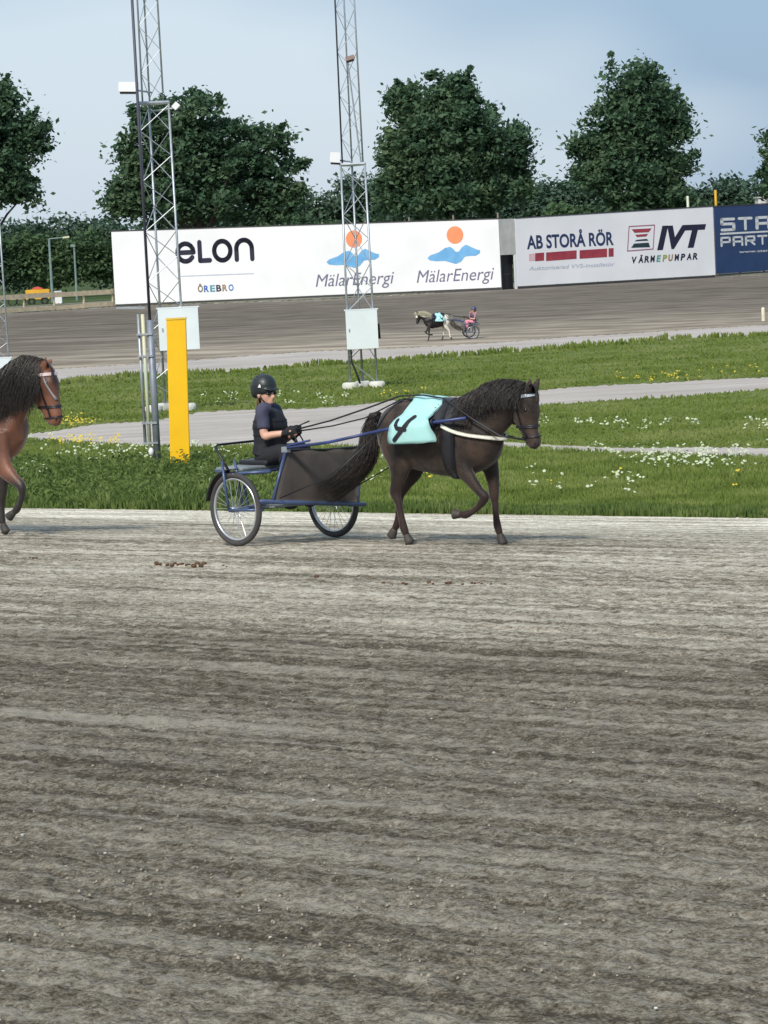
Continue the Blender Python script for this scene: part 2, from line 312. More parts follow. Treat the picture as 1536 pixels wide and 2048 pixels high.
# ------------------------------------------------------------------ grass, weeds and flowers (nobody could count them)
def tufts(name, m, lower, upper, n, hgt, wid, x0=-120, x1=1660, bias=1.0, lean=.35, dens=None, blades=5):
    px = rng.uniform(x0, x1, n); u = rng.random(n) ** bias
    lo = np.interp(px, [p[0] for p in lower], [p[1] for p in lower]); hi = np.interp(px, [p[0] for p in upper], [p[1] for p in upper])
    py = lo + (hi - lo) * u; keep = py > 520
    if dens is not None: keep &= rng.random(n) < dens(px, py)
    px, py = px[keep], py[keep]; n = len(px)
    D = np.array(fw)[None] * F + np.array(rt)[None] * (px - W0 / 2)[:, None] - np.array(up)[None] * (py - H0 / 2)[:, None]
    P = np.array(C0)[None] + D * ((ZE - CAMZ) / D[:, 2])[:, None]
    P = np.repeat(P, blades, 0); k = len(P); h = hgt[0] + (hgt[1] - hgt[0]) * rng.random(k) ** 1.5
    big = np.repeat(.6 + .8 * vnoise(P[::blades, 0] * 1.3, P[::blades, 1] * .9, 5), blades); h = h * big
    a = rng.uniform(0, 2 * np.pi, k); spread = h * .35
    base = P + np.stack([np.cos(a) * spread * .5, np.sin(a) * spread * .5, np.zeros(k)], -1)
    a2 = rng.uniform(0, 2 * np.pi, k); wv = np.stack([np.cos(a2), np.sin(a2), np.zeros(k)], -1) * (wid * (.6 + .8 * rng.random(k)))[:, None]
    tip = base + np.stack([np.cos(a) * h * lean * rng.random(k), np.sin(a) * h * lean * rng.random(k), h], -1)
    midp = base * .45 + tip * .55 + wv * .3; midp[:, 2] += h * .08
    V = np.stack([base - wv, base + wv, midp + wv * .9, tip, midp - wv * .9], 1).reshape(-1, 3)
    f = np.arange(k)[:, None] * 5 + np.arange(5)[None]
    me = mesh_np(name, V, f, 5); return put(name, me, m, kind='stuff')
tufts('grass', M_grass, near_lo, near_up, 34000, (.02, .075), .006, blades=5)
tufts('grass_edge_fringe', M_weed, [(x, y + 4) for x, y in near_lo], [(x, y - 9) for x, y in near_lo], 4600, (.02, .11), .010, blades=5)
left_weeds = lambda px, py: np.clip(1 - (px - 330) / 260, 0, 1) * np.clip((py - 925) / 40, .0, 1)
tufts('leafy_weeds', M_weed, near_lo, near_up, 6000, (.06, .17), .018, x1=640, dens=left_weeds, lean=1.1, blades=5)
tufts('wedge_grass', M_grassfar, wedge_lo, wedge_up, 9000, (.02, .06), .012, x0=800, blades=4)
tufts('middle_grass', M_grassfar, mid_lo, mid_up, 16000, (.02, .065), .018, blades=4)
tufts('middle_grass_border', M_grassfar, [(x, y + 2) for x, y in mid_up], [(x, y - 1) for x, y in mid_up], 900, (.05, .16), .03, blades=4)
def herb_clumps(name, m, n, region, rad, leaf, per):
    P = []; sz = []
    for _ in range(n):
        x = random.uniform(region[0], region[1]); y = random.uniform(region[2], region[3]) 
        if random.random() > 1.15 - max(0, x - 250) / 330: continue
        c = np.array(onz(x, y, ZE)); r0 = random.uniform(*rad); p = rng.normal(size=(per, 3)) * r0 * .55; p[:, 2] = np.abs(p[:, 2]) * .9 + .01; P.append(c + p)
    P = np.concatenate(P); k = len(P); nr = rng.normal(size=(k, 3)); nr[:, 2] = np.abs(nr[:, 2]) + .7; nr /= np.linalg.norm(nr, axis=1)[:, None]
    t1 = np.cross(nr, rng.normal(size=(k, 3))); t1 /= np.linalg.norm(t1, axis=1)[:, None]; t2 = np.cross(nr, t1); s_ = (leaf * rng.uniform(.5, 1.4, k))[:, None]
    V = np.stack([P - t1 * s_, P + t2 * s_ * .55, P + t1 * s_, P - t2 * s_ * .55], 1).reshape(-1, 3)
    put(name, mesh_np(name, V, np.arange(k * 4).reshape(-1, 4), 4), m, kind='stuff')
herb_clumps('broad_leaved_weeds', M_weed, 520, (-60, 560, 925, 1010), (.07, .17), .030, 60)
herb_clumps('clover_patches', M_grass, 260, (-60, 1600, 905, 1020), (.05, .10), .020, 40)
def flowers(name, c, spots, r, hgt):
    b = MB()
    for (x0, x1, y0, y1, n) in spots:
        for _ in range(int(n * .75)):
            cx, cy = random.uniform(x0, x1), random.uniform(y0, y1)
            p = onz(cx, cy, ZE); h = random.uniform(*hgt)
            for j in range(random.randint(2, 5)):
                q_ = p + Vector((random.gauss(0, r * 1.6), random.gauss(0, r * 1.6), h + random.gauss(0, r)))
                nn = Vector((random.gauss(0, .4), random.gauss(-.5, .4), 1)).normalized(); t1 = nn.orthogonal().normalized(); t2 = nn.cross(t1); rr = r * random.uniform(.5, 1.1)
                b.add([q_ + (t1 * math.cos(k * 1.257) + t2 * math.sin(k * 1.257)) * rr for k in range(5)] + [q_ + nn * rr * .3], [(k, (k + 1) % 5, 5) for k in range(5)])
    return build(b, name, mat(name + '_petals', c, None, 5, .7), kind='stuff')
flowers('white_wildflowers', (.50, .55, .38), [(180, 480, 905, 925, 42), (130, 320, 900, 935, 28), (380, 470, 896, 920, 18), (45, 90, 950, 965, 14), (100, 500, 940, 990, 9),
        (1200, 1536, 920, 940, 34), (1270, 1430, 914, 946, 40), (1180, 1536, 908, 925, 26), (1360, 1480, 930, 950, 12), (1050, 1536, 955, 1000, 22), (1080, 1400, 855, 866, 40), (1490, 1600, 860, 864, 20), (500, 900, 905, 990, 14), (0, 140, 880, 925, 12), (400, 700, 796, 815, 35)], .021, (.06, .17))
flowers('yellow_wildflowers', (.60, .47, .03), [(95, 235, 880, 893, 60), (120, 170, 835, 856, 30), (128, 200, 840, 852, 14), (1230, 1400, 752, 764, 26), (1400, 1536, 738, 750, 12), (760, 860, 785, 798, 10), (850, 900, 905, 990, 4), (1100, 1500, 940, 990, 6)], .019, (.04, .10))

# ------------------------------------------------------------------ trees
def foliage(lobes, dist, n_cl, leaf, per, depthk=.8, spike=.14, seed=0, crad=(.55, 1.1)):
    r_ = np.random.default_rng(seed); sc = dist / F; cs = []
    wgt = np.array([l_[2] * l_[3] for l_ in lobes], float); wgt /= wgt.sum()
    for i in r_.choice(len(lobes), n_cl, p=wgt):
        cx, cy, rx, ry = lobes[i]; d = r_.normal(size=3); d /= np.linalg.norm(d); rad = r_.random() ** .33 * 1.0
        ctr = np.array(C0 + ray(cx, cy) * (dist / ray(cx, cy).dot(fw)))
        cs.append(ctr + np.array(rt) * d[0] * rad * rx * sc + np.array((0, 1, 0)) * d[1] * rad * rx * sc * depthk + np.array(up) * d[2] * rad * ry * sc)
    cs = np.array(cs); rad = r_.uniform(crad[0], crad[1], n_cl)
    mean = cs.mean(0); P = []
    outd = cs - mean; outd /= (np.linalg.norm(outd, axis=1)[:, None] + 1e-6)
    for c, rr, od in zip(cs, rad, outd):
        p = r_.normal(size=(per, 3)) * rr * .5; p[:, 2] *= .62
        if r_.random() < spike: t_ = r_.random(per)[:, None]; p = p * .55 * (1.15 - t_) + (od * .9 + np.array((0, 0, .35)) + r_.normal(size=3) * .25) * t_ * rr * .95
        P.append(c + p)
    P = np.concatenate(P); k = len(P)
    nr = r_.normal(size=(k, 3)); nr[:, 2] = np.abs(nr[:, 2]) + .4; nr /= np.linalg.norm(nr, axis=1)[:, None]
    t1 = np.cross(nr, r_.normal(size=(k, 3))); t1 /= np.linalg.norm(t1, axis=1)[:, None]; t2 = np.cross(nr, t1)
    s_ = (leaf * r_.uniform(.5, 1.3, k))[:, None]
    V = np.stack([P - t1 * s_, P + t2 * s_ * .55, P + t1 * s_, P - t2 * s_ * .55], 1).reshape(-1, 3)
    return V, np.arange(k * 4).reshape(-1, 4), mean, cs
M_crown = grass_mat('crown_leaves', (.046, .098, .058), (.082, .148, .082), (.14, .21, .108), .35, .42)
M_wood = grass_mat('wood_leaves', (.05, .095, .07), (.078, .13, .088), (.12, .18, .105), .09)
M_bark = mat('bark', (.09, .075, .06), (.05, .042, .035), 6, .9, .03)
def tree(label, lobes, dist, base_px, n_cl, per, seed):
    base = onz(base_px, 700, ZE); g0 = C0 + ray(base_px, 520) * (dist / ray(base_px, 520).dot(fw)); base = Vector((g0.x, g0.y, ZE))
    t = thing('broadleaf_tree', label, 'tree', base, 0, 'big trees behind the billboards')
    V, f, mean, cs = foliage(lobes, dist, int(n_cl * .8), .235, int(per * 1.6), seed=seed, crad=(.45, 1.45))
    V = V - np.array(base); put('crown', mesh_np('crown', V, f, 4), M_crown, t)
    top = Vector(mean); b = MB(); h = (top.z - ZE)
    b.tube([base + Vector((0, 0, -.2)), base + Vector((0, 0, h * .25)), base + (top - base) * .6, top], [.42, .33, .26, .15], 10)
    build(b, 'trunk', M_bark, t, True)
    r_ = random.Random(seed); b = MB()
    for i in range(16):
        c = Vector(cs[r_.randrange(len(cs))]); s0 = base + (top - base) * r_.uniform(.3, .95)
        b.tube([s0, s0 * .5 + c * .5 + Vector((0, 0, .4)), c], [.14, .09, .03], 6)
    build(b, 'limbs', M_bark, t, True); return t
T2 = [(385, 262, 92, 78), (300, 300, 65, 95), (275, 380, 55, 60), (430, 330, 100, 100), (520, 305, 75, 48), (560, 372, 50, 62), (350, 400, 110, 60), (245, 405, 26, 40), (470, 400, 110, 60)]
T3 = [(905, 235, 80, 75), (895, 178, 48, 38), (820, 218, 42, 48), (930, 300, 115, 95), (1015, 300, 48, 55), (815, 330, 55, 75), (900, 385, 120, 60), (785, 385, 34, 50), (1005, 370, 55, 45), (850, 290, 70, 80)]
T4 = [(1270, 180, 62, 48), (1290, 260, 78, 70), (1225, 250, 55, 48), (1180, 292, 46, 26), (1262, 340, 100, 55), (1350, 318, 46, 24), (1290, 400, 100, 42), (1335, 215, 40, 40), (1200, 345, 55, 40), (1350, 270, 26, 18), (1290, 150, 30, 22)]
T1 = [(-20, 300, 85, 85), (20, 255, 42, 62), (62, 285, 30, 34), (-50, 380, 100, 55), (30, 350, 48, 48), (-5, 205, 28, 40), (50, 395, 28, 18), (-90, 280, 80, 120)]
T5 = [(1590, 320, 66, 62), (1570, 370, 42, 42), (1610, 270, 66, 40), (1640, 350, 70, 90), (1556, 290, 24, 22)]
tree('tall dark broadleaf tree cut off by the left edge of the photo', T1, 205, -30, 330, 70, 41)
tree('wide dark tree behind the billboard reading elon', T2, 215, 400, 480, 75, 42)
tree('dense dark tree behind the orange and blue energy billboard, right of the second mast', T3, 215, 905, 560, 75, 33)
tree('ragged tree behind the billboard with the red pipe, sky showing through its edges', T4, 218, 1270, 420, 62, 44)
tree('tree cut off by the right edge above the dark blue billboard', T5, 215, 1600, 260, 60, 15)
wood = []
topc = [(-260, 450), (0, 446), (60, 447), (100, 436), (125, 424), (150, 440), (190, 436), (210, 446), (400, 440), (560, 400), (620, 378), (650, 398), (690, 356), (740, 352), (800, 380), (1080, 362), (1115, 352), (1150, 368), (1400, 380), (1430, 362), (1470, 350), (1510, 352), (1536, 358), (1800, 340)]
r_ = random.Random(3); x = -260
while x < 1800:
    t_ = lerp_curve(topc, x); g_ = 548 - .0489 * x + 12; rr = r_.uniform(20, 34)
    wood.append((x, t_ + rr * r_.uniform(.8, 1.25), rr, rr)); y_ = t_ + rr * 1.9
    while y_ < g_: wood.append((x + r_.uniform(-10, 10), y_, rr * 1.15, rr)); y_ += rr * 1.2
    x += r_.uniform(16, 30)
V, f, _, _ = foliage(wood, 330, 3000, .33, 52, 1.2, .02, 21, (1.0, 2.0)); put('distant_wood', mesh_np('distant_wood', V, f, 4), M_wood, kind='stuff')
bushes = []; x = -200
while x < 1750:
    hz = 548 - .0489 * x
    rr = r_.uniform(14, 24)
    if not (250 < x < 560 or 760 < x < 1040): 
        for yy in (0, 26, 50): bushes.append((x, hz - r_.uniform(38, 66) + yy, rr * 1.3, rr))
    x += r_.uniform(18, 34)
M_bush = grass_mat('bush_leaves', (.038, .075, .042), (.062, .11, .052), (.10, .16, .068), .15)
V, f, _, _ = foliage(bushes, 275, 950, .26, 60, 1.2, .02, 22, (.8, 1.6)); put('shrub_belt', mesh_np('shrub_belt', V, f, 4), M_bush, kind='stuff')

# ------------------------------------------------------------------ billboards
def font_mesh(s, bold=0, shear=0):
    c = bpy.data.curves.new('t', 'FONT'); c.body = s; c.offset = bold; c.shear = shear; c.resolution_u = 4
    o = bpy.data.objects.new('t', c); COL.objects.link(o); dg = bpy.context.evaluated_depsgraph_get(); dg.update()
    me = bpy.data.meshes.new_from_object(o.evaluated_get(dg)); bpy.data.objects.remove(o)
    v = [(p.co.x, p.co.y) for p in me.vertices]; f = [tuple(p.vertices) for p in me.polygons]; return v, f
def strokes2d(lines, wd):                                      # thick rounded strokes as flat polygons
    v = []; f = []
    for ln in lines:
        for (x0, y0), (x1, y1) in zip(ln, ln[1:]):
            dx, dy = x1 - x0, y1 - y0; d = math.hypot(dx, dy) or 1; a0 = math.atan2(dy, dx); o = len(v); r = wd / 2
            for k in range(7): a = a0 - math.pi / 2 + math.pi * k / 6; v.append((x1 + math.cos(a) * r, y1 + math.sin(a) * r))
            for k in range(7): a = a0 + math.pi / 2 + math.pi * k / 6; v.append((x0 + math.cos(a) * r, y0 + math.sin(a) * r))
            f.append(tuple(range(o, o + 14)))
    return v, f
def arc(cx, cy, rx, ry, a0, a1, n=14): return [(cx + rx * math.cos(R(a0 + (a1 - a0) * k / n)), cy + ry * math.sin(R(a0 + (a1 - a0) * k / n))) for k in range(n + 1)]
M_white = mat('board_white', (.76, .76, .77), (.69, .70, .72), .35, .5, detail=5)
M_navy = mat('print_navy', (.012, .012, .035), None, 5, .5)
M_blue = mat('board_blue', (.018, .05, .15), (.014, .04, .12), .8, .5)
M_frame = mat('board_frame', (.04, .04, .042), None, 5, .6)
M_timber = mat('old_timber', (.26, .22, .16), (.15, .13, .10), 3, .9, .01, stretch=(1, 1, 6))
class Board:
    def __init__(s, px0, py0, px1, py1, ptl, ptr, label, m, name='billboard', gap=.18, dep0=None):
        s.a = onz(px0, py0, ZE); s.b = onz(px1, py1, ZE); s.X = (s.b - s.a).normalized(); s.n = Vector((s.X.y, -s.X.x, 0))
        if s.n.y > 0: s.n = -s.n
        s.L = (s.b - s.a).length
        s.h0 = s.uv(px0, ptl)[1]; s.h1 = s.uv(px1, ptr)[1]
        s.t = thing(name, label, 'billboard', s.a, math.atan2(s.X.y, s.X.x)); s.gap = gap
        th = .05; b = MB(); A = lambda u, v, d: s.a + s.X * u + s.n * d + Vector((0, 0, v))
        b.add([A(0, gap, 0), A(s.L, gap, 0), A(s.L, s.h1, 0), A(0, s.h0, 0), A(0, gap, -th), A(s.L, gap, -th), A(s.L, s.h1, -th), A(0, s.h0, -th)],
              [(0, 1, 2, 3), (7, 6, 5, 4), (0, 4, 5, 1), (3, 2, 6, 7), (0, 3, 7, 4), (1, 5, 6, 2)])
        build(b, 'panel', m, s.t); s.A = A
        b = MB()
        for (u0, v0, u1, v1) in ((0, s.h0 + .04, s.L, s.h1 + .04),): b.add([A(u0, v0 - .035, .03), A(u1, v1 - .035, .03), A(u1, v1 + .03, .03), A(u0, v0 + .03, .03), A(u0, v0 - .035, -.09), A(u1, v1 - .035, -.09), A(u1, v1 + .03, -.09), A(u0, v0 + .03, -.09)], [(0, 1, 2, 3), (7, 6, 5, 4), (0, 4, 5, 1), (3, 2, 6, 7), (0, 3, 7, 4), (1, 5, 6, 2)])
        build(b, 'top_rail', M_frame, s.t)
        k = max(2, int(s.L / 3.0))
        for i in range(k + 1):
            u = .06 + (s.L - .12) * i / k
            build(MB().box(A(u, (s.h0 - .1) / 2, -.16), s.X * .05, s.n * .07, Vector((0, 0, (s.h0 - .1) / 2))), 'post', M_timber, s.t)
        b = MB().box(A(s.L / 2, .075, -.02), s.X * (s.L / 2 - .02), s.n * .02, Vector((0, 0, .08))); build(b, 'gap_shade_strip', M_frame, s.t)  # dark strip standing in for the shaded gap under the panel
    def uv(s, px, py):
        p = onplane(px, py, s.a, s.n) - s.a; return p.dot(s.X), p.z
    def flat(s, vf, name, m, box=None, lift=.012, parent=None):         # box in pixels: the 2D shape is fitted between these corners on the board
        v, f = vf
        if box:
            x0 = min(p[0] for p in v); x1 = max(p[0] for p in v); y0 = min(p[1] for p in v); y1 = max(p[1] for p in v)
            (u0, w0), (u1, w1) = s.uv(*box[0]), s.uv(*box[1])        # lower left, upper right
            # keep the base line level on the board
            v = [(u0 + (p[0] - x0) / (x1 - x0) * (u1 - u0), w0 + (p[1] - y0) / (y1 - y0) * (w1 - w0)) for p in v]
        b = MB().add([s.A(p[0], p[1], lift) for p in v], [q_ for q_ in f]); return build(b, name, m, parent or s.t)
    def poly(s, pix, name, m, lift=.012): return s.flat(([s.uv(*p) for p in pix], [tuple(range(len(pix)))]), name, m, None, lift)
B1 = Board(231, 614, 1003, 580, 463, 438, 'long white billboard with elon and two orange-sun energy logos behind the masts', M_white)
e_ = [arc(.5, .5, .42, .42, 0, 325), [(.1, .5), (.92, .5)]]
l_ = [[(1.25, .95), (1.25, .08), (1.75, .08)]]
o_ = [arc(2.42, .5, .42, .45, 0, 360, 24)]
n_ = [[(3.15, .05), (3.15, .55)], arc(3.55, .55, .40, .40, 180, 0), [(3.95, .55), (3.95, .05)]]
B1.flat(strokes2d(e_ + l_ + o_ + n_, .23), 'lettering', M_navy, ((352, 530), (507, 474)))
M_line = mat('print_line', (.45, .5, .6), None, 5, .5)
B1.poly([(362, 551.5), (508, 546), (508, 548), (362, 553.5)], 'rule_line', M_line)
for i, (ch, c) in enumerate(zip('ÖREBRO', ((.2, .16, .08), (.05, .12, .45), (.08, .3, .4), (.03, .03, .06), (.3, .18, .1), (.06, .2, .5)))):
    x = 396 + i * 12.3; B1.flat(font_mesh(ch, .035), 'lettering', mat('print_c%d' % i, c, None, 5, .5), ((x, 585 - i * .55), (x + 9.5, (567 if i == 0 else 571) - i * .55)))
M_or = mat('print_orange', (.80, .27, .12), (.74, .24, .11), 2, .5); M_lb = mat('print_lightblue', (.16, .40, .66), (.11, .32, .58), 1.5, .5); M_gr = mat('print_grey', (.16, .15, .24), None, 2, .5)
def energy(B, cx, cy, tx0, tx1, tyb, tyt):
    v = [(B.uv(cx, cy)[0] + .57 * math.cos(k * math.pi / 16), B.uv(cx, cy)[1] + .57 * math.sin(k * math.pi / 16)) for k in range(32)]
    B.flat((v, [tuple(range(32))]), 'logo_sun', M_or)
    w_ = [(-55, 44), (-50, 39), (-32, 33), (-20, 25), (-10, 23), (-4, 27), (2, 34), (8, 33), (14, 25), (22, 20), (32, 25), (44, 31), (50, 32), (50, 38), (42, 43), (28, 43), (20, 44), (12, 54), (2, 58), (-8, 55), (-20, 51), (-36, 51), (-50, 49)]
    B.poly([(cx + a, cy + c - .04 * a) for a, c in w_], 'logo_wave', M_lb)
    B.flat(font_mesh('MälarEnergi', .0, .25), 'lettering', M_gr, ((tx0, tyb), (tx1, tyt)))
energy(B1, 708, 478, 632, 788, 582, 542); energy(B1, 910, 470, 834, 988, 574, 534)
# extra serifs for the energy lettering are too fine to see at this distance
B2 = Board(1036, 578, 1431, 555, 437, 413, 'white billboard with AB STORÅ RÖR, a red pipe and IVT lettering', M_white)
B2.flat(font_mesh('AB STORÅ RÖR', .028), 'lettering', mat('print_darkblue', (.02, .035, .11), None, 5, .5), ((1054, 499), (1226, 455)))
M_red = mat('print_red', (.34, .045, .06), (.27, .03, .05), 2, .5); M_pink = mat('print_pink', (.72, .45, .48), None, 2, .5)
def slant(x0, y0, x1, y1, h): return [(x0, y0 + h), (x0, y0), (x1, y1), (x1, y1 + h)]
B2.poly(slant(1070, 506.5, 1088, 505, 16), 'logo_pipe', M_red); B2.poly(slant(1092, 505, 1153, 500.5, 17), 'logo_pipe', M_red); B2.poly(slant(1159, 500.5, 1214, 497, 17), 'logo_pipe', M_red); B2.poly(slant(1217, 496.5, 1227, 496, 17), 'logo_pipe', M_red)
B2.poly(slant(1058, 508, 1069, 507, 14), 'logo_pipe_end', M_pink)
B2.flat(font_mesh('Auktoriserad VVS-installatör', .0, .2), 'lettering', M_line, ((1058, 541), (1229, 524)))
for ch, xa, xb, ya, yb_ in (('I', 1314, 1336, 500.5, 451), ('V', 1336, 1377, 498.5, 449.5), ('T', 1371, 1412, 496, 448)): B2.flat(font_mesh(ch, .05, .28), 'lettering', M_navy, ((xa, ya), (xb, yb_)))
fr = [(1258, 453), (1309, 450), (1306, 498), (1255, 502)]; M_emb = mat('print_outline', (.35, .12, .2), None, 5, .5)
b_ = [B2.uv(*p) for p in fr]; B2.flat(strokes2d([b_ + [b_[0]]], .07), 'logo_frame', M_emb)
def trap(y, xa, xb, xc, xd, h, m): B2.poly([(xc, y + h), (xa, y + .6), (xb, y - 1.4), (xd, y + h - 1.4)], 'logo_bar', m, .015)
M_dk = mat('print_dkgreen', (.015, .04, .05), None, 5, .5)
trap(458, 1263, 1303, 1269, 1297, 7.5, M_red); trap(469, 1270, 1296, 1274, 1292, 5, M_red); trap(479, 1273, 1293, 1269, 1297, 3.5, M_dk); trap(486.5, 1268, 1297, 1262, 1300, 9, M_dk)
for i, ch in enumerate('VÄRMEPUMPAR'):
    x = 1264 + i * 12.1; c = [M_navy, M_navy, M_dk, M_navy, mat('print_teal', (.08, .35, .3), None, 5, .5), mat('print_olive', (.35, .35, .05), None, 5, .5), mat('print_brown', (.35, .2, .08), None, 5, .5), M_navy, M_navy, M_navy, M_navy][i]
    B2.flat(font_mesh(ch, .04, .2), 'lettering', c, ((x, 527 - i * .75), (x + 9.5, (513 if ch != 'Ä' else 510) - i * .75)))
B3 = Board(1434, 553, 1800, 529, 413, 396, 'dark blue billboard with STA and PART lettering at the right edge', M_blue)
M_wp = mat('print_white', (.8, .8, .78), None, 5, .5)
# square outlined capitals
def sq(ch):
    G = {'S': [[(1, 1), (0, 1), (0, .55), (1, .55), (1, 0), (0, 0)]], 'T': [[(-.1, 1), (1.1, 1)], [(.5, 1), (.5, 0)]], 'A': [[(0, 0), (0, 1), (1, 1), (1, 0)], [(0, .45), (1, .45)]],
         'P': [[(0, 0), (0, 1), (1, 1), (1, .45), (0, .45)]], 'R': [[(0, 0), (0, 1), (1, 1), (1, .5), (0, .5)], [(.5, .5), (1, 0)]]}
    return G[ch]
def word(B, txt, x0, y0, cw, hh, wd, sl=.05):
    for i, ch in enumerate(txt):
        xa = x0 + i * cw; ls = []
        for ln in sq(ch): ls.append([(a, c) for a, c in ln])
        v, f = strokes2d(ls, wd); B.flat((v, f), 'lettering', M_wp, ((xa, y0 - i * cw * sl), (xa + cw * .82, y0 - hh - i * cw * sl)))
word(B3, 'STAR', 1441, 463, 35, 28, .26); word(B3, 'PARTS', 1441, 494, 24.5, 21, .24)
B3.poly([(1440, 470), (1560, 463), (1560, 460), (1440, 466)], 'rule_line', M_wp)
B3.flat(font_mesh('www.startparts', .01), 'lettering', M_wp, ((1478, 508), (1572, 497)))
# wall piece with the dark doorway between the two white billboards
a = onz(1003, 580, ZE); c = onz(1036, 578, ZE); X_ = (c - a).normalized(); n_ = Vector((X_.y, -X_.x, 0)); n_ = -n_ if n_.y > 0 else n_
Ld = (c - a).length; Hd = B1.h1; t = thing('doorway_wall', 'grey plywood wall piece with a dark doorway between two white billboards', 'doorway', a, math.atan2(X_.y, X_.x))
M_ply = mat('grey_ply', (.50, .50, .47), (.40, .40, .37), 1.5, .8)
A = lambda u, v, d: a + X_ * u + n_ * d + Vector((0, 0, v))
dh = 2.25; build(MB().box(A(Ld / 2, (dh + Hd) / 2, -.06), X_ * (Ld / 2 - .01), n_ * .025, Vector((0, 0, (Hd - dh) / 2))), 'panel', M_ply, t)
build(MB().box(A(.04, dh / 2, -.06), X_ * .035, n_ * .04, Vector((0, 0, dh / 2 - .003))), 'door_post', M_timber, t)
build(MB().box(A(Ld - .10, dh / 2, -.06), X_ * .09, n_ * .04, Vector((0, 0, dh / 2 - .003))), 'door_post', M_white, t)
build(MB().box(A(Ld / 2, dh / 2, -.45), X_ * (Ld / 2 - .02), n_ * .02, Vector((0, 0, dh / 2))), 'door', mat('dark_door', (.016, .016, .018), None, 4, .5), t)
build(MB().box(A(Ld / 2 - .04, 1.0, -.415), X_ * (Ld / 2 - .16), n_ * .012, Vector((0, 0, .04))), 'door_rail', M_frame, t)
for px, y0, y1, c, lb, nm in ((1376, 392, 414, (.75, .78, .6), 'pale stake standing up behind the top of the IVT billboard', 'pale_stake'), (1432, 380, 412, (.80, .45, .04), 'orange stake between the IVT billboard and the dark blue one', 'orange_stake')):
    pb = (B2.a if px < 1400 else B3.a + B3.X * .4) - B2.n * .8; g = onplane(px, y1, pb, B2.n); h_ = onplane(px, y0, pb, B2.n)
    o = build(MB().tube([(g.x, g.y, ZE), (g.x, g.y, h_.z - .1), (g.x, g.y, h_.z)], [.09, .09, .07], 8), nm, mat(nm, c, None, 3, .5)); tag(o, lb, 'stake')
# white container roof peeping over the blue board
g = onplane(1530, 400, B3.a - B3.n * 6, B3.n)
t = thing('white_cabin', 'top of a white cabin peeping over the dark blue billboard', 'cabin', (g.x + .6, g.y, ZE))
zz = onplane(1530, 393, B3.a - B3.n * 6, B3.n).z
build(MB().box((g.x + .6, g.y + 1, (ZE + zz - .1) / 2), (1.1, 0, 0), (0, 1, 0), (0, 0, (zz - .1 - ZE) / 2)), 'wall', M_white, t)
build(MB().box((g.x + .6, g.y + 1, zz - .05), (1.2, 0, 0), (0, 1.1, 0), (0, 0, .05)), 'roof', mat('cabin_roof', (.5, .52, .5), None, 2, .6), t)

# ------------------------------------------------------------------ wooden fence, lamps and trailer at the left, behind the far track
a = onz(-140, 637, ZE); c = onz(229, 614, ZE); X_ = (c - a).normalized(); n_ = Vector((X_.y, -X_.x, 0)); Lf = (c - a).length
t = thing('wooden_fence', 'low weathered plank fence left of the long white billboard', 'fence', a, math.atan2(X_.y, X_.x))
M_plank = mat('fence_plank', (.55, .46, .31), (.40, .34, .24), 3, .9, .006)
A = lambda u, v, d: a + X_ * u + n_ * d + Vector((0, 0, v))
k = int(Lf / 2.4)
for i in range(k + 1): build(MB().box(A(.06 + (Lf - .12) * i / k, .6, .07 if n_.y > 0 else -.07), X_ * .05, n_ * .05, Vector((0, 0, .62))), 'post', M_plank, t)
for j, (z, hh) in enumerate(((.22, .14), (1.06, .16))):
    for i in range(k):
        u0 = (Lf) * i / k; u1 = Lf * (i + 1) / k
        build(MB().box(A((u0 + u1) / 2, z + random.uniform(-.02, .02), -.01 if n_.y > 0 else .01), X_ * ((u1 - u0) / 2 - .012), n_ * .02, Vector((0, 0, hh))), 'plank', M_plank, t)
M_galv = mat('galvanised_steel', (.42, .45, .48), (.32, .35, .38), 9, .45, metal=.6)
M_lampgrey = mat('lamp_post_paint', (.20, .28, .26), (.15, .21, .2), 4, .5)
def gpt(px, dist, z=ZE):
    d = ray(px, 560); p = C0 + d * (dist / d.dot(fw)); return Vector((p.x, p.y, z))
def zat(px, py, p):
    return onplane(px, py, p, Vector((p.x, p.y, 0)).normalized()).z
p = gpt(103, 240); z_ = zat(97, 478, p); t = thing('lamp_post', 'green-grey lamp post with a long arm to the right behind the plank fence', 'lamp post', p, 0, 'lamp posts behind the fence')
build(MB().tube([p, p + Vector((0, 0, z_ - p.z))], [.13, .09], 8), 'pole', M_lampgrey, t)
build(MB().tube([(p.x, p.y, z_), (p.x + 1.2, p.y, z_ + .07)], .05, 6), 'arm', M_lampgrey, t)
build(MB().box((p.x + 1.42, p.y, z_ + .08), (.26, 0, .02), (0, .12, 0), (0, 0, .08)), 'lamp_head', mat('lamp_head', (.6, .62, .4), None, 4, .5), t)
p = gpt(152, 245); z_ = zat(147, 492, p); t = thing('lamp_post', 'green-grey lamp post with a short head, nearest the long white billboard', 'lamp post', p, 0, 'lamp posts behind the fence')
build(MB().tube([p, p + Vector((0, 0, z_ - p.z))], [.11, .07], 8), 'pole', M_lampgrey, t)
build(MB().box((p.x - .1, p.y, z_ + .03), (.2, 0, 0), (0, .12, 0), (0, 0, .1)), 'lamp_head', M_lampgrey, t)
p = gpt(75, 232); t = thing('yellow_trailer', 'yellow trailer with a red cover behind the plank fence', 'trailer', p)
M_yel = mat('yellow_paint', (.75, .42, .03), (.62, .33, .02), 1.5, .5); M_blk = mat('black_rubber', (.02, .02, .02), None, 6, .8)
build(MB().box(p + Vector((0, 0, .85)), (.95, 0, 0), (0, .6, 0), (0, 0, .38)), 'body', M_yel, t)
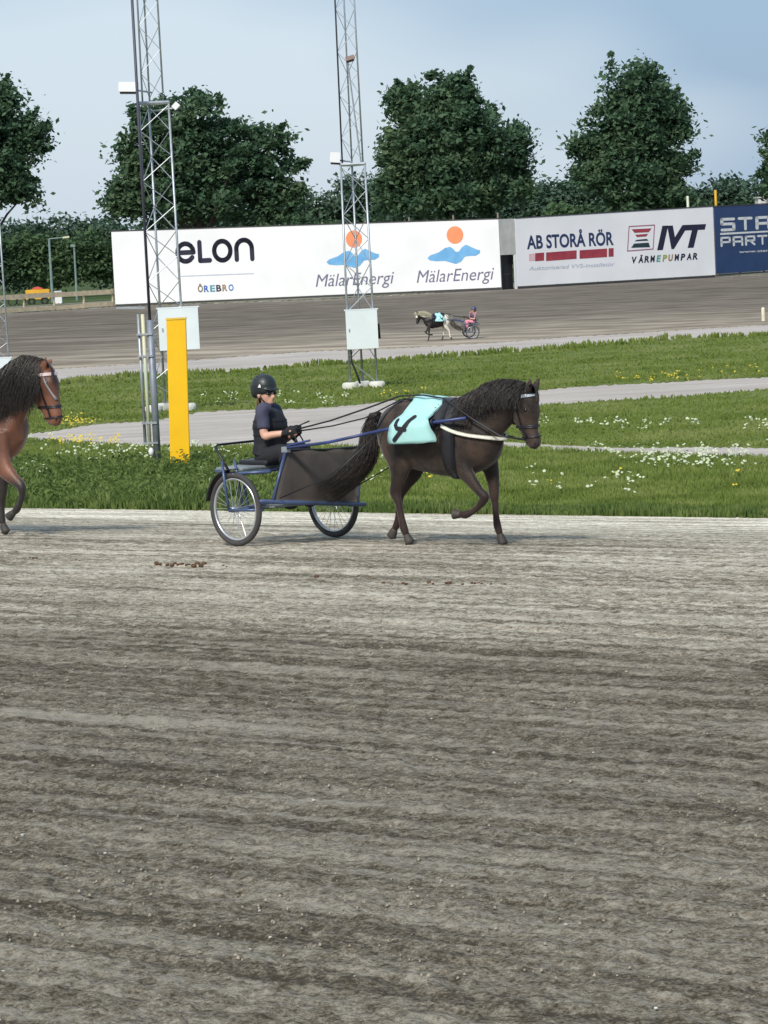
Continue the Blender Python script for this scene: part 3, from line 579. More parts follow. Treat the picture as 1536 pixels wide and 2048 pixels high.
b = MB(); b.loft([(p + Vector((x, 0, 1.25)), h_, .5) for x, h_ in ((-.45, .05), (-.3, .16), (0, .22), (.2, .15), (.4, .06))], Vector((0, 1, 0))); build(b, 'cover', mat('red_cover', (.5, .07, .03), None, 3, .7), t, True)
for dx in (-.5, .55): build(MB().torus(p + Vector((dx, -.66, .32)), (0, 1, 0), .24, .09, 20, 8), 'wheel', M_blk, t, True)
p = gpt(30, 232); t = thing('wheeled_frame', 'dark wheels of a cart standing behind the plank fence at far left', 'cart', p)
for dx in (-.3, .35): build(MB().torus(p + Vector((dx, 0, .42)), (0, 1, 0), .36, .05, 22, 6), 'wheel', M_blk, t, True)
build(MB().box(p + Vector((0, .15, .55)), (.5, 0, 0), (0, .05, 0), (0, 0, .05)), 'axle', mat('pale_frame', (.5, .48, .3), None, 4, .6), t)
p = gpt(115, 228); o = MB().box(p + Vector((0, 0, .55)), (.27, 0, 0), (0, .22, 0), (0, 0, .45)); o.box(p + Vector((0, 0, 1.03)), (.30, 0, 0), (0, .25, 0), (0, 0, .03)); o.box(p + Vector((.12, -.2, .05)), (.03, 0, 0), (0, .03, 0), (0, 0, .06)).box(p + Vector((-.12, -.2, .05)), (.03, 0, 0), (0, .03, 0), (0, 0, .06))
tag(build(o, 'white_box', M_white), 'white box standing beside the yellow trailer behind the fence', 'box')
# white marker post at the far track, right edge
p = onz(1527, 642, ZE + .02); tag(build(MB().tube([p, p + Vector((0, 0, .38)), p + Vector((0, 0, .42))], [.055, .055, .03], 8), 'marker_post', mat('marker_paint', (.72, .66, .5), None, 4, .6)), 'short cream marker post on the inner edge of the far track at the right', 'marker post')

# ------------------------------------------------------------------ lattice masts
def mast(label, px, py, side_px_bot, side_px_top, joint_py, phi, feats, tex='mast'):
    base = onz(px, py, ZE); dist = (base - C0).dot(fw); sc = dist / F
    t = thing('lattice_mast', label, 'mast', base, 0, 'lattice masts on the infield')
    zj = zat(px, joint_py, base); ztop = zj + 6.0
    def legs(s_):
        r = s_ / math.sqrt(3); return [Vector((r * math.cos(phi + k * 2 * math.pi / 3), r * math.sin(phi + k * 2 * math.pi / 3), 0)) for k in range(3)]
    s0, s1 = side_px_bot * sc, side_px_top * sc
    b0, b1 = legs(s0), legs(s0 * .88); u0, u1 = legs(s1), legs(s1 * .86)
    for k in range(3):
        build(MB().tube([base + b0[k] + Vector((0, 0, .04)), base + b1[k] + Vector((0, 0, zj - base.z))], .022, 7), 'leg', M_galv, t, True)
        build(MB().tube([base + u0[k] + Vector((0, 0, zj - base.z)), base + u1[k] + Vector((0, 0, ztop - base.z))], .017, 7), 'upper_leg', M_galv if k != feats.get('darkleg', 9) else M_frame, t, True)
    def braces(A_, B_, z0, z1, step, r):
        n = int((z1 - z0) / step)
        for k in range(3):
            j = (k + 1) % 3
            for i in range(n):
                f0, f1 = i / n, (i + 1) / n; a_ = k if (i + k) % 2 else j; b_ = j if a_ == k else k
                p0 = base + A_[a_].lerp(B_[a_], f0) + Vector((0, 0, z0 + (z1 - z0) * f0 - base.z)); p1 = base + A_[b_].lerp(B_[b_], f1) + Vector((0, 0, z0 + (z1 - z0) * f1 - base.z))
                build(MB().tube([p0, p1], r, 5), 'brace', M_galv, t)
    braces(b0, b1, base.z + .1, zj - .05, .44, .0085); braces(u0, u1, zj + .1, ztop, .42, .0062)
    b = MB()                                                   # collar where the sections meet
    for k in range(3): b.tube([base + b1[k] + Vector((0, 0, zj - base.z)), base + b1[(k + 1) % 3] + Vector((0, 0, zj - base.z))], .035, 6)
    build(b, 'collar', M_galv, t)
    M_conc = mat('footing_concrete', (.60, .60, .55), (.48, .48, .43), 5, .9, .01)
    for k in range(3): 
        v = b0[k]; build(MB().tube([base + v + Vector((0, 0, -.05)), base + v + Vector((0, 0, .10)), base + v + Vector((0, 0, .13))], [.17, .165, .13], 10), 'footing', M_conc, t, True)
    return t, base, sc, zj, b0, b1
M_cab = mat('cabinet_paint', (.66, .72, .74), (.60, .66, .68), 2, .45)
def cabinet(t, base, x0, y0, x1, y1, off, dep=.25):
    nrm = Vector((base.x, base.y, 0)).normalized(); pl = base - nrm * off
    a_ = onplane(x0, y1, pl, nrm); c_ = onplane(x1, y0, pl, nrm); X_ = Vector((nrm.y, -nrm.x, 0)); u = (c_ - a_).dot(X_)
    lo = onplane((x0 + x1) / 2, y1, pl, nrm); hi = onplane((x0 + x1) / 2, y0, pl, nrm); c = (lo + hi) / 2; hh = (hi.z - lo.z) / 2
    hw = (onplane(x1, (y0 + y1) / 2, pl, nrm) - onplane(x0, (y0 + y1) / 2, pl, nrm)).length / 2
    c.z = (lo.z + hi.z) / 2; X_ = (onplane(x1, (y0 + y1) / 2, pl, nrm) - onplane(x0, (y0 + y1) / 2, pl, nrm)); X_.z = 0; X_.normalize()
    cb = build(MB().box(c + nrm * dep / 2, X_ * hw, nrm * dep / 2, Vector((0, 0, hh))), 'cabinet', mat('cabinet_shaded_side', (.10, .11, .12), None, 3, .5), t)  # body colour darkened to stand for the shade on the box's side
    build(MB().box(c - nrm * .014, X_ * (hw + .006), nrm * .013, Vector((0, 0, hh + .006))), 'door', M_cab, cb)
    build(MB().box(c - nrm * .034 - X_ * (hw * .82), X_ * .012, nrm * .008, Vector((0, 0, .03))), 'lock', M_galv, cb)
    b = MB(); b.box(c + nrm * dep / 2 + Vector((0, 0, hh + .018)), X_ * (hw + .03), nrm * (dep / 2 + .03), Vector((0, 0, .01))); build(b, 'rain_cover', M_cab, cb)
    return c, X_, nrm, hw, hh
m1, bs1, sc1, zj1, lb, lt = mast('taller-looking lattice mast with a camera box, behind the yellow post', 338, 822, 68, 42, 205, R(14.7 - 30), {})
c, X_, nr, hw, hh = cabinet(m1, bs1, 318, 617, 397, 699, .38)
def cable(t, pts, r=.018, name='cable'): return build(MB().tube(pts, r, 6), name, M_blk, t, True)
cable(m1, [c + X_ * -.1 + Vector((0, 0, -hh)), c + X_ * -.13 + Vector((0, 0, -hh - .4)), c + X_ * -.1 + Vector((0, 0, -hh - .8)), Vector((c.x - .1, c.y + .15, ZE + .1))])
def floodlight(t, px, py, base, w_, h_, m, tilt=.35, off=.2, name='floodlight'):
    nrm = Vector((base.x, base.y, 0)).normalized(); p = onplane(px, py, base - nrm * off, nrm); M_ = Matrix.Rotation(tilt, 3, 'Y')
    b = MB(); b.box(p, M_ @ Vector((w_, 0, 0)), (0, .09, 0), M_ @ Vector((0, 0, h_))); o = build(b, name, m, t)
    build(MB().box(p + Vector((0, 0, -h_ - .02)), M_ @ Vector((w_ * .9, 0, 0)), (0, .06, 0), M_ @ Vector((0, 0, .018))), 'bracket', M_frame, o)
    build(MB().tube([p + Vector((w_ * .3, .05, -h_ * .5)), Vector((base.x, base.y, p.z - h_))], .018, 6), 'arm', M_galv, o); return o
floodlight(m1, 257, 174, bs1, .17, .085, M_white, .05, .5, 'camera_box')
floodlight(m1, 352, 212, bs1, .05, .06, M_white, .8, .2)
cm = MATS.get('print_navy')
m2, bs2, sc2, zj2, lb2, lt2 = mast('second lattice mast with a white cabinet, between the two orange sun logos', 727, 776, 54, 41, 328, R(2.6 - 30), {'darkleg': 2})
c, X_, nr, hw, hh = cabinet(m2, bs2, 693, 621, 755, 697, .32)
cable(m2, [c + X_ * -.24 + Vector((0, .1, -hh)), c + X_ * -.24 + Vector((0, .1, -hh - .25)), c + X_ * -.15 + Vector((0, .15, -hh - .5)), Vector((c.x - .09, c.y + .2, ZE + .1))], .022)
cable(m2, [c + X_ * (hw + .02) + Vector((0, .1, .1)), c + X_ * (hw + .03) + Vector((0, .1, -.2))], .03, 'junction')
floodlight(m2, 670, 315, bs2, .10, .10, M_white, .1, .1)
floodlight(m2, 700, 116, bs2, .09, .04, mat('rusty_lamp', (.3, .2, .18), None, 5, .6), -.25, .1, 'spot_lamp')
nrm = Vector((bs2.x, bs2.y, 0)).normalized()
p0 = onplane(696, 128, bs2 - nrm * .1, nrm); p1 = onplane(722, 325, bs2 - nrm * .1, nrm); build(MB().tube([p0, p1], .018, 6), 'stay', M_galv, m2)
m3, bs3, sc3, zj3, _, _ = mast('lattice mast at the left edge behind the bay horse', -10, 772, 60, 44, 330, R(-20), {})
c, X_, nr, hw, hh = cabinet(m3, bs3, -40, 718, 22, 748, .5)
o = tag(build(MB().loft([(onz(36, 792, ZE) + Vector((0, 0, z)), r, r) for z, r in ((.0, .13), (.2, .17), (.45, .17), (.62, .12))], Vector((0, 1, 0))), 'white_sack', mat('sack_white', (.7, .74, .72), None, 6, .8), smooth=True), 'white plastic sack standing on the grass behind the bay horse', 'sack')
# pole in front of the first mast
p = onz(316, 932, ZE); nrm = Vector((p.x, p.y, 0)).normalized(); t = thing('camera_pole', 'tall grey pole with cable pipes just left of the yellow post', 'pole', p)
pt = lambda px, py: onplane(px, py, p, nrm)
build(MB().tube([p - Vector((0, 0, .05)), (p.x, p.y, pt(303, 640).z)], .048, 10), 'pole', mat('pole_grey', (.25, .28, .32), (.18, .2, .24), 5, .5, metal=.3), t, True)
build(MB().tube([(p.x, p.y, pt(303, 640).z), (p.x, p.y, pt(270, 0).z + 1)], .019, 8), 'upper_pole', mat('dark_pole', (.06, .06, .09), None, 5, .5), t, True)
xl = pt(293, 905).x - .02; xl2 = p.x - .085
build(MB().tube([(p.x - .15, p.y, ZE + .3), (p.x - .15, p.y, pt(290, 628).z)], .02, 8), 'cable_pipe', M_galv, t, True)
build(MB().tube([(p.x - .09, p.y - .03, ZE + .22), (p.x - .09, p.y - .03, pt(293, 628).z)], .024, 8), 'conduit', mat('conduit_cream', (.60, .57, .36), (.45, .5, .42), 1.2, .6), t, True)
for y_ in (846, 886, 712, 668): z_ = pt(300, y_).z; build(MB().box((p.x - .08, p.y - .03, z_), (.10, 0, 0), (0, .03, 0), (0, 0, .012)), 'clamp', M_galv, t)
build(MB().ball((p.x - .075, p.y - .05, pt(305, 903).z), .035, .035, .055), 'lamp_globe', M_white, t, True)
z_ = pt(255, 616).z; build(MB().box((p.x - .24, p.y, z_), (.19, 0, -.01), (0, .05, 0), (0, 0, .012)), 'bracket_arm', M_galv, t)
# yellow post
p = onz(361, 938, ZE); nrm = Vector((p.x, p.y, 0)).normalized(); t = thing('yellow_post', 'broad bright yellow distance post standing in the weeds', 'post', p)
ztop = onplane(355, 639, p, nrm).z; hw = .126
yb = MB(); lean = Vector((.05, 0, 0)); h_ = ztop - ZE
yb.box(p + lean * .5 + Vector((0, 0, h_ / 2)), (hw, 0, -.0), (0, .045, 0), lean * .5 + Vector((0, 0, h_ / 2)))
o = build(yb, 'board', mat('post_yellow', (.83, .49, .002), (.78, .44, .002), 3, .45), t)
bv = o.modifiers.new('b', 'BEVEL'); bv.width = .008; bv.segments = 2
build(MB().box(p + lean + Vector((0, -.002, h_ + .012)), (hw + .006, 0, 0), (0, .05, 0), (0, 0, .012)), 'cap', mat('post_cap', (.75, .50, .05), None, 3, .5), t)
build(MB().box(p + lean * .9 + Vector((.0, .07, h_ / 2 * .9)), (.03, 0, 0), (0, .022, 0), (0, 0, h_ / 2 * .9)), 'stake', M_timber, t)

# ------------------------------------------------------------------ ponies
UPZ = Vector((0, 0, 1))
def frame_at(p, ang):                                           # heading angle of +x, in world degrees
    h = Vector((math.cos(R(ang)), math.sin(R(ang)), 0)); return h, Vector((-h.y, h.x, 0))
class Rig:                                                      # turns a point of the photograph into the horse's own frame
    def __init__(s, px, py, ang):
        s.o = ground(px, py); s.h, s.l = frame_at(s.o, ang); s.ang = ang
        s.M = Matrix.Translation(s.o) @ Matrix.Rotation(R(ang), 4, 'Z'); s.I = s.M.inverted()
    def P(s, px, py, lat=0): return s.I @ onplane(px, py, s.o + s.l * lat, s.l)
def strands(roots, m, name, parent, seg=6, thick=.004, k=3):       # roots: list of polylines
    b = MB()
    for pts in roots: b.tube(pts, [thick * (1 - .75 * i / (len(pts) - 1)) for i in range(len(pts))], k, cap=False)
    return build(b, name, m, parent, True, local=True)
def bez(p0, p1, p2, p3, n=7):
    return [p0 * (1 - t) ** 3 + p1 * 3 * t * (1 - t) ** 2 + p2 * 3 * t * t * (1 - t) + p3 * t ** 3 for t in [i / n for i in range(n + 1)]]
def bvh_of(o): me = o.data; return BVHTree.FromPolygons([v.co.copy() for v in me.vertices], [tuple(p.vertices) for p in me.polygons])
def hitp(bvh, o, target, lift):
    d = (target - o).normalized(); r = bvh.ray_cast(o, d)
    if r[0] is None: r = bvh.find_nearest(target)
    n = r[1] if r[1].dot(-d) > 0 else -r[1]
    return r[0] + n * lift - d * lift * .5
def ribbon(rows, m, name, parent, th=.006, closed=False):       # rows: list of lists of points, thickened along their normals
    v = []; f = []; nr = len(rows); nc = len(rows[0])
    nrm = [[None] * nc for _ in range(nr)]
    for i in range(nr):
        for j in range(nc):
            a = rows[(i + 1) % nr if closed else min(i + 1, nr - 1)][j] - rows[(i - 1) if closed or i else 0][j]
            c = rows[i][min(j + 1, nc - 1)] - rows[i][max(j - 1, 0)]
            n_ = a.cross(c); nrm[i][j] = n_.normalized() if n_.length > 1e-9 else UPZ
    for sgn in (0, 1): v += [rows[i][j] + nrm[i][j] * th * (sgn - .5) for i in range(nr) for j in range(nc)]
    o_ = nr * nc; last = nr if closed else nr - 1
    for i in range(last):
        i2 = (i + 1) % nr
        for j in range(nc - 1):
            q_ = (i * nc + j, i * nc + j + 1, i2 * nc + j + 1, i2 * nc + j); f.append(q_); f.append(tuple(x + o_ for x in reversed(q_)))
        for j in (0, nc - 1):
            f.append((i * nc + j, i2 * nc + j, i2 * nc + j + o_, i * nc + j + o_))
    if not closed:
        for i in (0, nr - 1):
            for j in range(nc - 1): f.append((i * nc + j, i * nc + j + 1, i * nc + j + 1 + o_, i * nc + j + o_))
    return build(MB().add(v, f), name, m, parent, True, local=True)
def ringstrap(bvh, c, axis, a0, a1, w, m, name, parent, lift=.006, Rr=.6, n=28, ref=None, th=.006, wob=None):
    axis = axis.normalized(); e = (ref or UPZ); e = (e - axis * e.dot(axis)).normalized(); g = axis.cross(e); rows = []
    full = abs(a1 - a0) >= 359
    for i in range(n if full else n + 1):
        a = R(a0 + (a1 - a0) * i / n); d = e * math.cos(a) + g * math.sin(a)
        off = wob(a) if wob else 0
        rows.append([hitp(bvh, c + axis * (s * w / 2 + off) + d * Rr, c + axis * (s * w / 2 + off), lift) for s in (-1, -.33, .33, 1)])
    return ribbon(rows, m, name, parent, th, full)
def linestrap(bvh, pts, lat_sign, w, m, name, parent, lift=.006, th=.005):   # follows side-view points on the body's side
    dens = []; 
    for a, c in zip(pts, pts[1:]):
        n = max(2, int((c - a).length / .025)); dens += [a.lerp(c, k / n) for k in range(n)]
    dens.append(pts[-1]); rows = []
    for i, p in enumerate(dens):
        t = (dens[min(i + 1, len(dens) - 1)] - dens[max(i - 1, 0)]).normalized(); s_ = Vector((-t.z, 0, t.x)) * w / 2
        row = []
        for k in (-1, 0, 1):
            q_ = p + s_ * k; row.append(hitp(bvh, Vector((q_.x, lat_sign * 1.0, q_.z)), Vector((q_.x, 0, q_.z)), lift))
        rows.append(row)
    return ribbon(rows, m, name, parent, th)

M_coat = mat('dark_brown_coat', (.056, .036, .027), (.018, .013, .011), 6, .62, .004, 70, spec=.28, lo=.4, hi=.62)
def muscle(m, d=.014, sc=6):                                 # low soft relief under the hair: ribs, shoulder and thigh
    n, l = m.node_tree.nodes, m.node_tree.links; b = n['Principled BSDF']; t = n.new('ShaderNodeTexCoord'); x = n.new('ShaderNodeTexNoise'); x.inputs['Scale'].default_value = sc; x.inputs['Detail'].default_value = 2
    mp = n.new('ShaderNodeMapping'); mp.inputs['Scale'].default_value = (1.5, 1, .6); l.new(t.outputs['Object'], mp.inputs[0]); l.new(mp.outputs[0], x.inputs['Vector'])
    bp = n.new('ShaderNodeBump'); bp.inputs['Distance'].default_value = d; l.new(x.outputs[0], bp.inputs['Height'])
    if b.inputs['Normal'].links: o = b.inputs['Normal'].links[0].from_node; l.new(bp.outputs[0], o.inputs['Normal'])
    b.inputs['Sheen Weight'].default_value = .25; b.inputs['Sheen Roughness'].default_value = .4
def dark_points(m, z0, z1, c):                                # darker hair on the lower legs
    n, l = m.node_tree.nodes, m.node_tree.links; b = n['Principled BSDF']; src = b.inputs['Base Color'].links[0].from_socket
    t = n.new('ShaderNodeTexCoord'); sp = n.new('ShaderNodeSeparateXYZ'); l.new(t.outputs['Object'], sp.inputs[0]); mr = n.new('ShaderNodeMapRange'); mr.inputs['From Min'].default_value = z0; mr.inputs['From Max'].default_value = z1; l.new(sp.outputs[2], mr.inputs['Value'])
    x = n.new('ShaderNodeMixRGB'); x.inputs[1].default_value = (*c, 1); l.new(mr.outputs[0], x.inputs[0]); l.new(src, x.inputs[2]); l.new(x.outputs[0], b.inputs['Base Color'])
muscle(M_coat); dark_points(M_coat, .22, .55, (.028, .014, .012))
M_mane = mat('black_hair', (.045, .034, .028), (.010, .009, .010), 40, .45, spec=.5)
M_hoof = mat('hoof', (.06, .05, .042), (.035, .03, .027), 12, .7)
M_leather = mat('black_leather', (.014, .014, .018), None, 20, .45)
M_aqua = mat('aqua_cloth', (.36, .62, .60), (.30, .55, .54), 6, .75, .004, 14)
M_ink = mat('black_print', (.008, .008, .014), None, 5, .7)
M_bluep = mat('blue_paint', (.035, .055, .19), (.02, .035, .12), 6, .4)
M_eye = mat('eye', (.01, .008, .007), None, 5, .08)
M_band = mat('pale_browband', (.42, .5, .58), None, 6, .5)

def pony(rig, spec, label, group, coat, mane, root_name='pony'):
    t = thing(root_name, label, 'pony', rig.o, R(rig.ang), group); P = rig.P; Y = Vector((0, 1, 0)); b = MB()
    secs = []
    for px, yt, yb, hw, lat in spec['torso']:
        a, c = P(px, yt, lat), P(px, yb, lat); a.y = c.y = 0; secs.append(((a + c) / 2, (a - c).length / 2, hw))
    b.loft(secs, Y, 20)
    for ch in spec['chains']: b.loft([(P(px, py, lat), ra, rb) for px, py, lat, ra, rb in ch], Y, 14)
    if 'ears' in spec:
        for (x0, y0, l0), (x1, y1, l1) in spec['ears']:
            a, c = P(x0, y0, l0), P(x1, y1, l1); b.loft([(a, .030, .026), (a.lerp(c, .4), .034, .022), (a.lerp(c, .8), .018, .012), (c, .006, .005)], Y, 8, 2)
    body = remesh(b, 'body', spec.get('voxel', .011), 5, coat, t); bv = bvh_of(body)
    for ch in spec['hooves']:                                    # hoof: fetlock end, toe, sole normal
        (x0, y0, l0), (x1, y1, l1) = ch; a, c = P(x0, y0, l0), P(x1, y1, l1); d = (c - a)
        build(MB().loft([(a, .027, .028), (a + d * .5, .034, .035), (c, .042, .040)], Y, 12, 2), 'hoof', M_hoof, t, True, local=True)
    for sg in (-1, 1):
        x, y = spec['eye']; p = P(x, y, spec['head_lat'] - .08); q_ = hitp(bv, Vector((p.x, spec['head_lat'] + sg * .6, p.z)), Vector((p.x, spec['head_lat'], p.z)), -.006)
        build(MB().ball(q_, .021, .014, .019), 'eye', M_eye, t, True, local=True)
        x, y = spec['nostril']; p = P(x, y, spec['head_lat'] - .03); q_ = hitp(bv, Vector((p.x, spec['head_lat'] + sg * .6, p.z)), Vector((p.x, spec['head_lat'], p.z)), -.004)
        build(MB().ball(q_, .013, .007, .017), 'nostril', M_ink, t, True, local=True)
    # mane: falls to the right from the crest
    crest = [P(x, y, 0) for x, y in spec['crest']]; rr = random.Random(5); roots = []
    def crest_at(u):
        k = u * (len(crest) - 1); i = min(int(k), len(crest) - 2); return crest[i].lerp(crest[i + 1], k - i), (crest[i + 1] - crest[i]).normalized()
    for i in range(spec.get('n_mane', 620)):
        u = rr.random() if rr.random() < .6 else rr.random() * .8; c, tg = crest_at(u); c = c + Vector((0, rr.gauss(0, .012), -.015)); ln = spec['mane_len'] * rr.uniform(.5, 1.1) * (1 - .5 * max(0, u - .35))
        sd_ = -1 if rr.random() < .8 else 1; y0 = c.y + sd_ * rr.uniform(.05, .14)
        p1 = c + Vector((rr.gauss(-.015, .015), sd_ * .03, .030 + rr.random() ** 3 * .06)); p2 = Vector((c.x + rr.gauss(-.02, .03), y0, c.z - ln * .4)); p3 = Vector((c.x + rr.gauss(-.02, .06) + spec.get('blow', -.03), y0 + sd_ * .03, c.z - ln))
        for q_ in (p2, p3):                                       # keep the hair outside the neck
            r_ = bv.ray_cast(Vector((q_.x, sd_ * 1.0, q_.z)), Vector((0, -sd_, 0)))
            if r_[0] is not None and abs(r_[0].y) + .012 > abs(q_.y): q_.y = r_[0].y + sd_ * rr.uniform(.008, .03)
        roots.append(bez(c, p1, p2, p3))
    for i in range(spec.get('n_fore', 70)):                        # forelock
        c = P(*spec['forelock'][0], rr.gauss(0, .03)); e_ = P(*spec['forelock'][1], rr.gauss(0, .05)); roots.append(bez(c, c + Vector((.04, 0, .03)), e_ + Vector((.02, 0, .06)), e_ + Vector((rr.gauss(0, .01), 0, rr.gauss(0, .03)))))
    strands(roots, mane, 'mane', t, thick=.0032)
    if 'tail' in spec:
        pts = spec['tail']; T_ = [P(*p) for p in pts]; roots = []
        for i in range(1300):
            a = rr.uniform(0, 6.28); q_ = math.sqrt(rr.random()); L_ = 1 - .5 * rr.random() ** 1.7; poly = []
            for k in range(9):
                u = k / 8 * L_ * (len(T_) - 1); j = min(int(u), len(T_) - 2); c = T_[j].lerp(T_[j + 1], u - j); w_ = .012 + spec['tail_w'] * (.14 * min(1, k / 2) + 1.05 * (k / 8) ** 1.05) * q_
                tg = (T_[j + 1] - T_[j]).normalized(); n1_ = Vector((0, 1, 0)); n2_ = tg.cross(n1_).normalized()
                poly.append(c + n1_ * math.cos(a) * w_ + n2_ * math.sin(a) * w_ * 1.0 + Vector((rr.gauss(0, .006), rr.gauss(0, .006), 0)))
            roots.append(poly)
        strands(roots, mane, 'tail', t, thick=.0036)
    return t, body, bv

G1 = Rig(905, 1089, -35.5)
spec1 = dict(
 torso=[(768, 838, 872, .06, 0), (777, 812, 900, .155, 0), (798, 798, 926, .20, 0), (826, 795, 938, .212, 0), (858, 799, 945, .215, 0), (888, 801, 952, .205, 0), (916, 801, 953, .195, 0), (944, 806, 950, .180, 0), (970, 820, 940, .16, 0), (992, 842, 922, .115, 0)],
 chains=[
  [(930, 862, 0, .24, .15), (958, 845, 0, .225, .12), (986, 826, 0, .185, .095), (1012, 810, 0, .150, .080), (1036, 797, 0, .115, .072), (1050, 790, 0, .085, .062)],     # neck
  [(1046, 785, 0, .060, .060), (1052, 800, 0, .088, .078), (1056, 822, 0, .103, .082), (1058, 842, 0, .082, .062), (1062, 862, 0, .062, .050), (1067, 880, 0, .062, .052), (1070, 893, 0, .046, .046)],  # head
  [(1035, 810, 0, .10, .055), (1040, 832, 0, .062, .065), (1050, 858, 0, .045, .042), (1062, 888, 0, .035, .035)],     # jaw
  [(922, 872, -.115, .13, .06), (916, 905, -.13, .10, .065), (924, 934, -.13, .078, .055), (943, 961, -.13, .052, .042), (960, 984, -.13, .037, .034), (970, 994, -.13, .041, .038), (958, 1012, -.13, .027, .024), (944, 1024, -.13, .024, .022), (932, 1029, -.13, .033, .029), (920, 1029, -.13, .027, .026)],   # right fore, lifted
  [(968, 885, .10, .13, .06), (974, 915, .12, .10, .062), (982, 940, .12, .068, .052), (987, 966, .12, .050, .041), (988, 993, .12, .041, .038), (990, 1006, .12, .030, .028), (992, 1030, .12, .026, .024), (995, 1052, .12, .034, .030), (1000, 1069, .12, .026, .026)],  # left fore, on the ground
  [(789, 858, -.10, .17, .085), (794, 892, -.12, .155, .085), (799, 922, -.13, .115, .075), (798, 948, -.13, .078, .056), (793, 970, -.13, .052, .040), (790, 986, -.13, .048, .034), (797, 1006, -.13, .032, .028), (803, 1034, -.13, .028, .025), (808, 1057, -.13, .036, .031), (813, 1070, -.13, .027, .026)],   # right hind, on the ground
  [(800, 870, .10, .16, .08), (824, 908, .12, .135, .08), (826, 938, .12, .095, .065), (812, 964, .12, .064, .048), (799, 988, .12, .048, .036), (798, 1006, .12, .032, .028), (797, 1030, .12, .028, .025), (795, 1046, .12, .034, .030), (789, 1058, .12, .027, .026)]],   # left hind, lifting off
 hooves=[((921, 1029, -.13), (908, 1028, -.13)), ((1000, 1069, .12), (1006, 1087, .12)), ((813, 1070, -.13), (820, 1085, -.13)), ((789, 1058, .12), (783, 1073, .12))],
 ears=[((1056, 783, -.05), (1061, 756, -.06)), ((1067, 783, .05), (1079, 754, .06))],
 eye=(1049, 821), nostril=(1070, 886), head_lat=0,
 crest=[(908, 803), (930, 796), (950, 785), (970, 772), (990, 763), (1010, 760), (1035, 762), (1055, 768)], mane_len=.24, n_mane=3600,
 forelock=((1057, 770), (1074, 797)), n_fore=260, tail=[(757, 826, 0), (748, 836, 0), (741, 862, 0), (738, 895, -.02), (726, 925, -.03), (696, 957, -.04), (650, 986, -.03)], tail_w=.085)
pony1, body1, bv1 = pony(G1, spec1, 'dark brown pony with aqua number cloth trotting in front of the blue cart', None, M_coat, M_mane)
P1 = G1.P
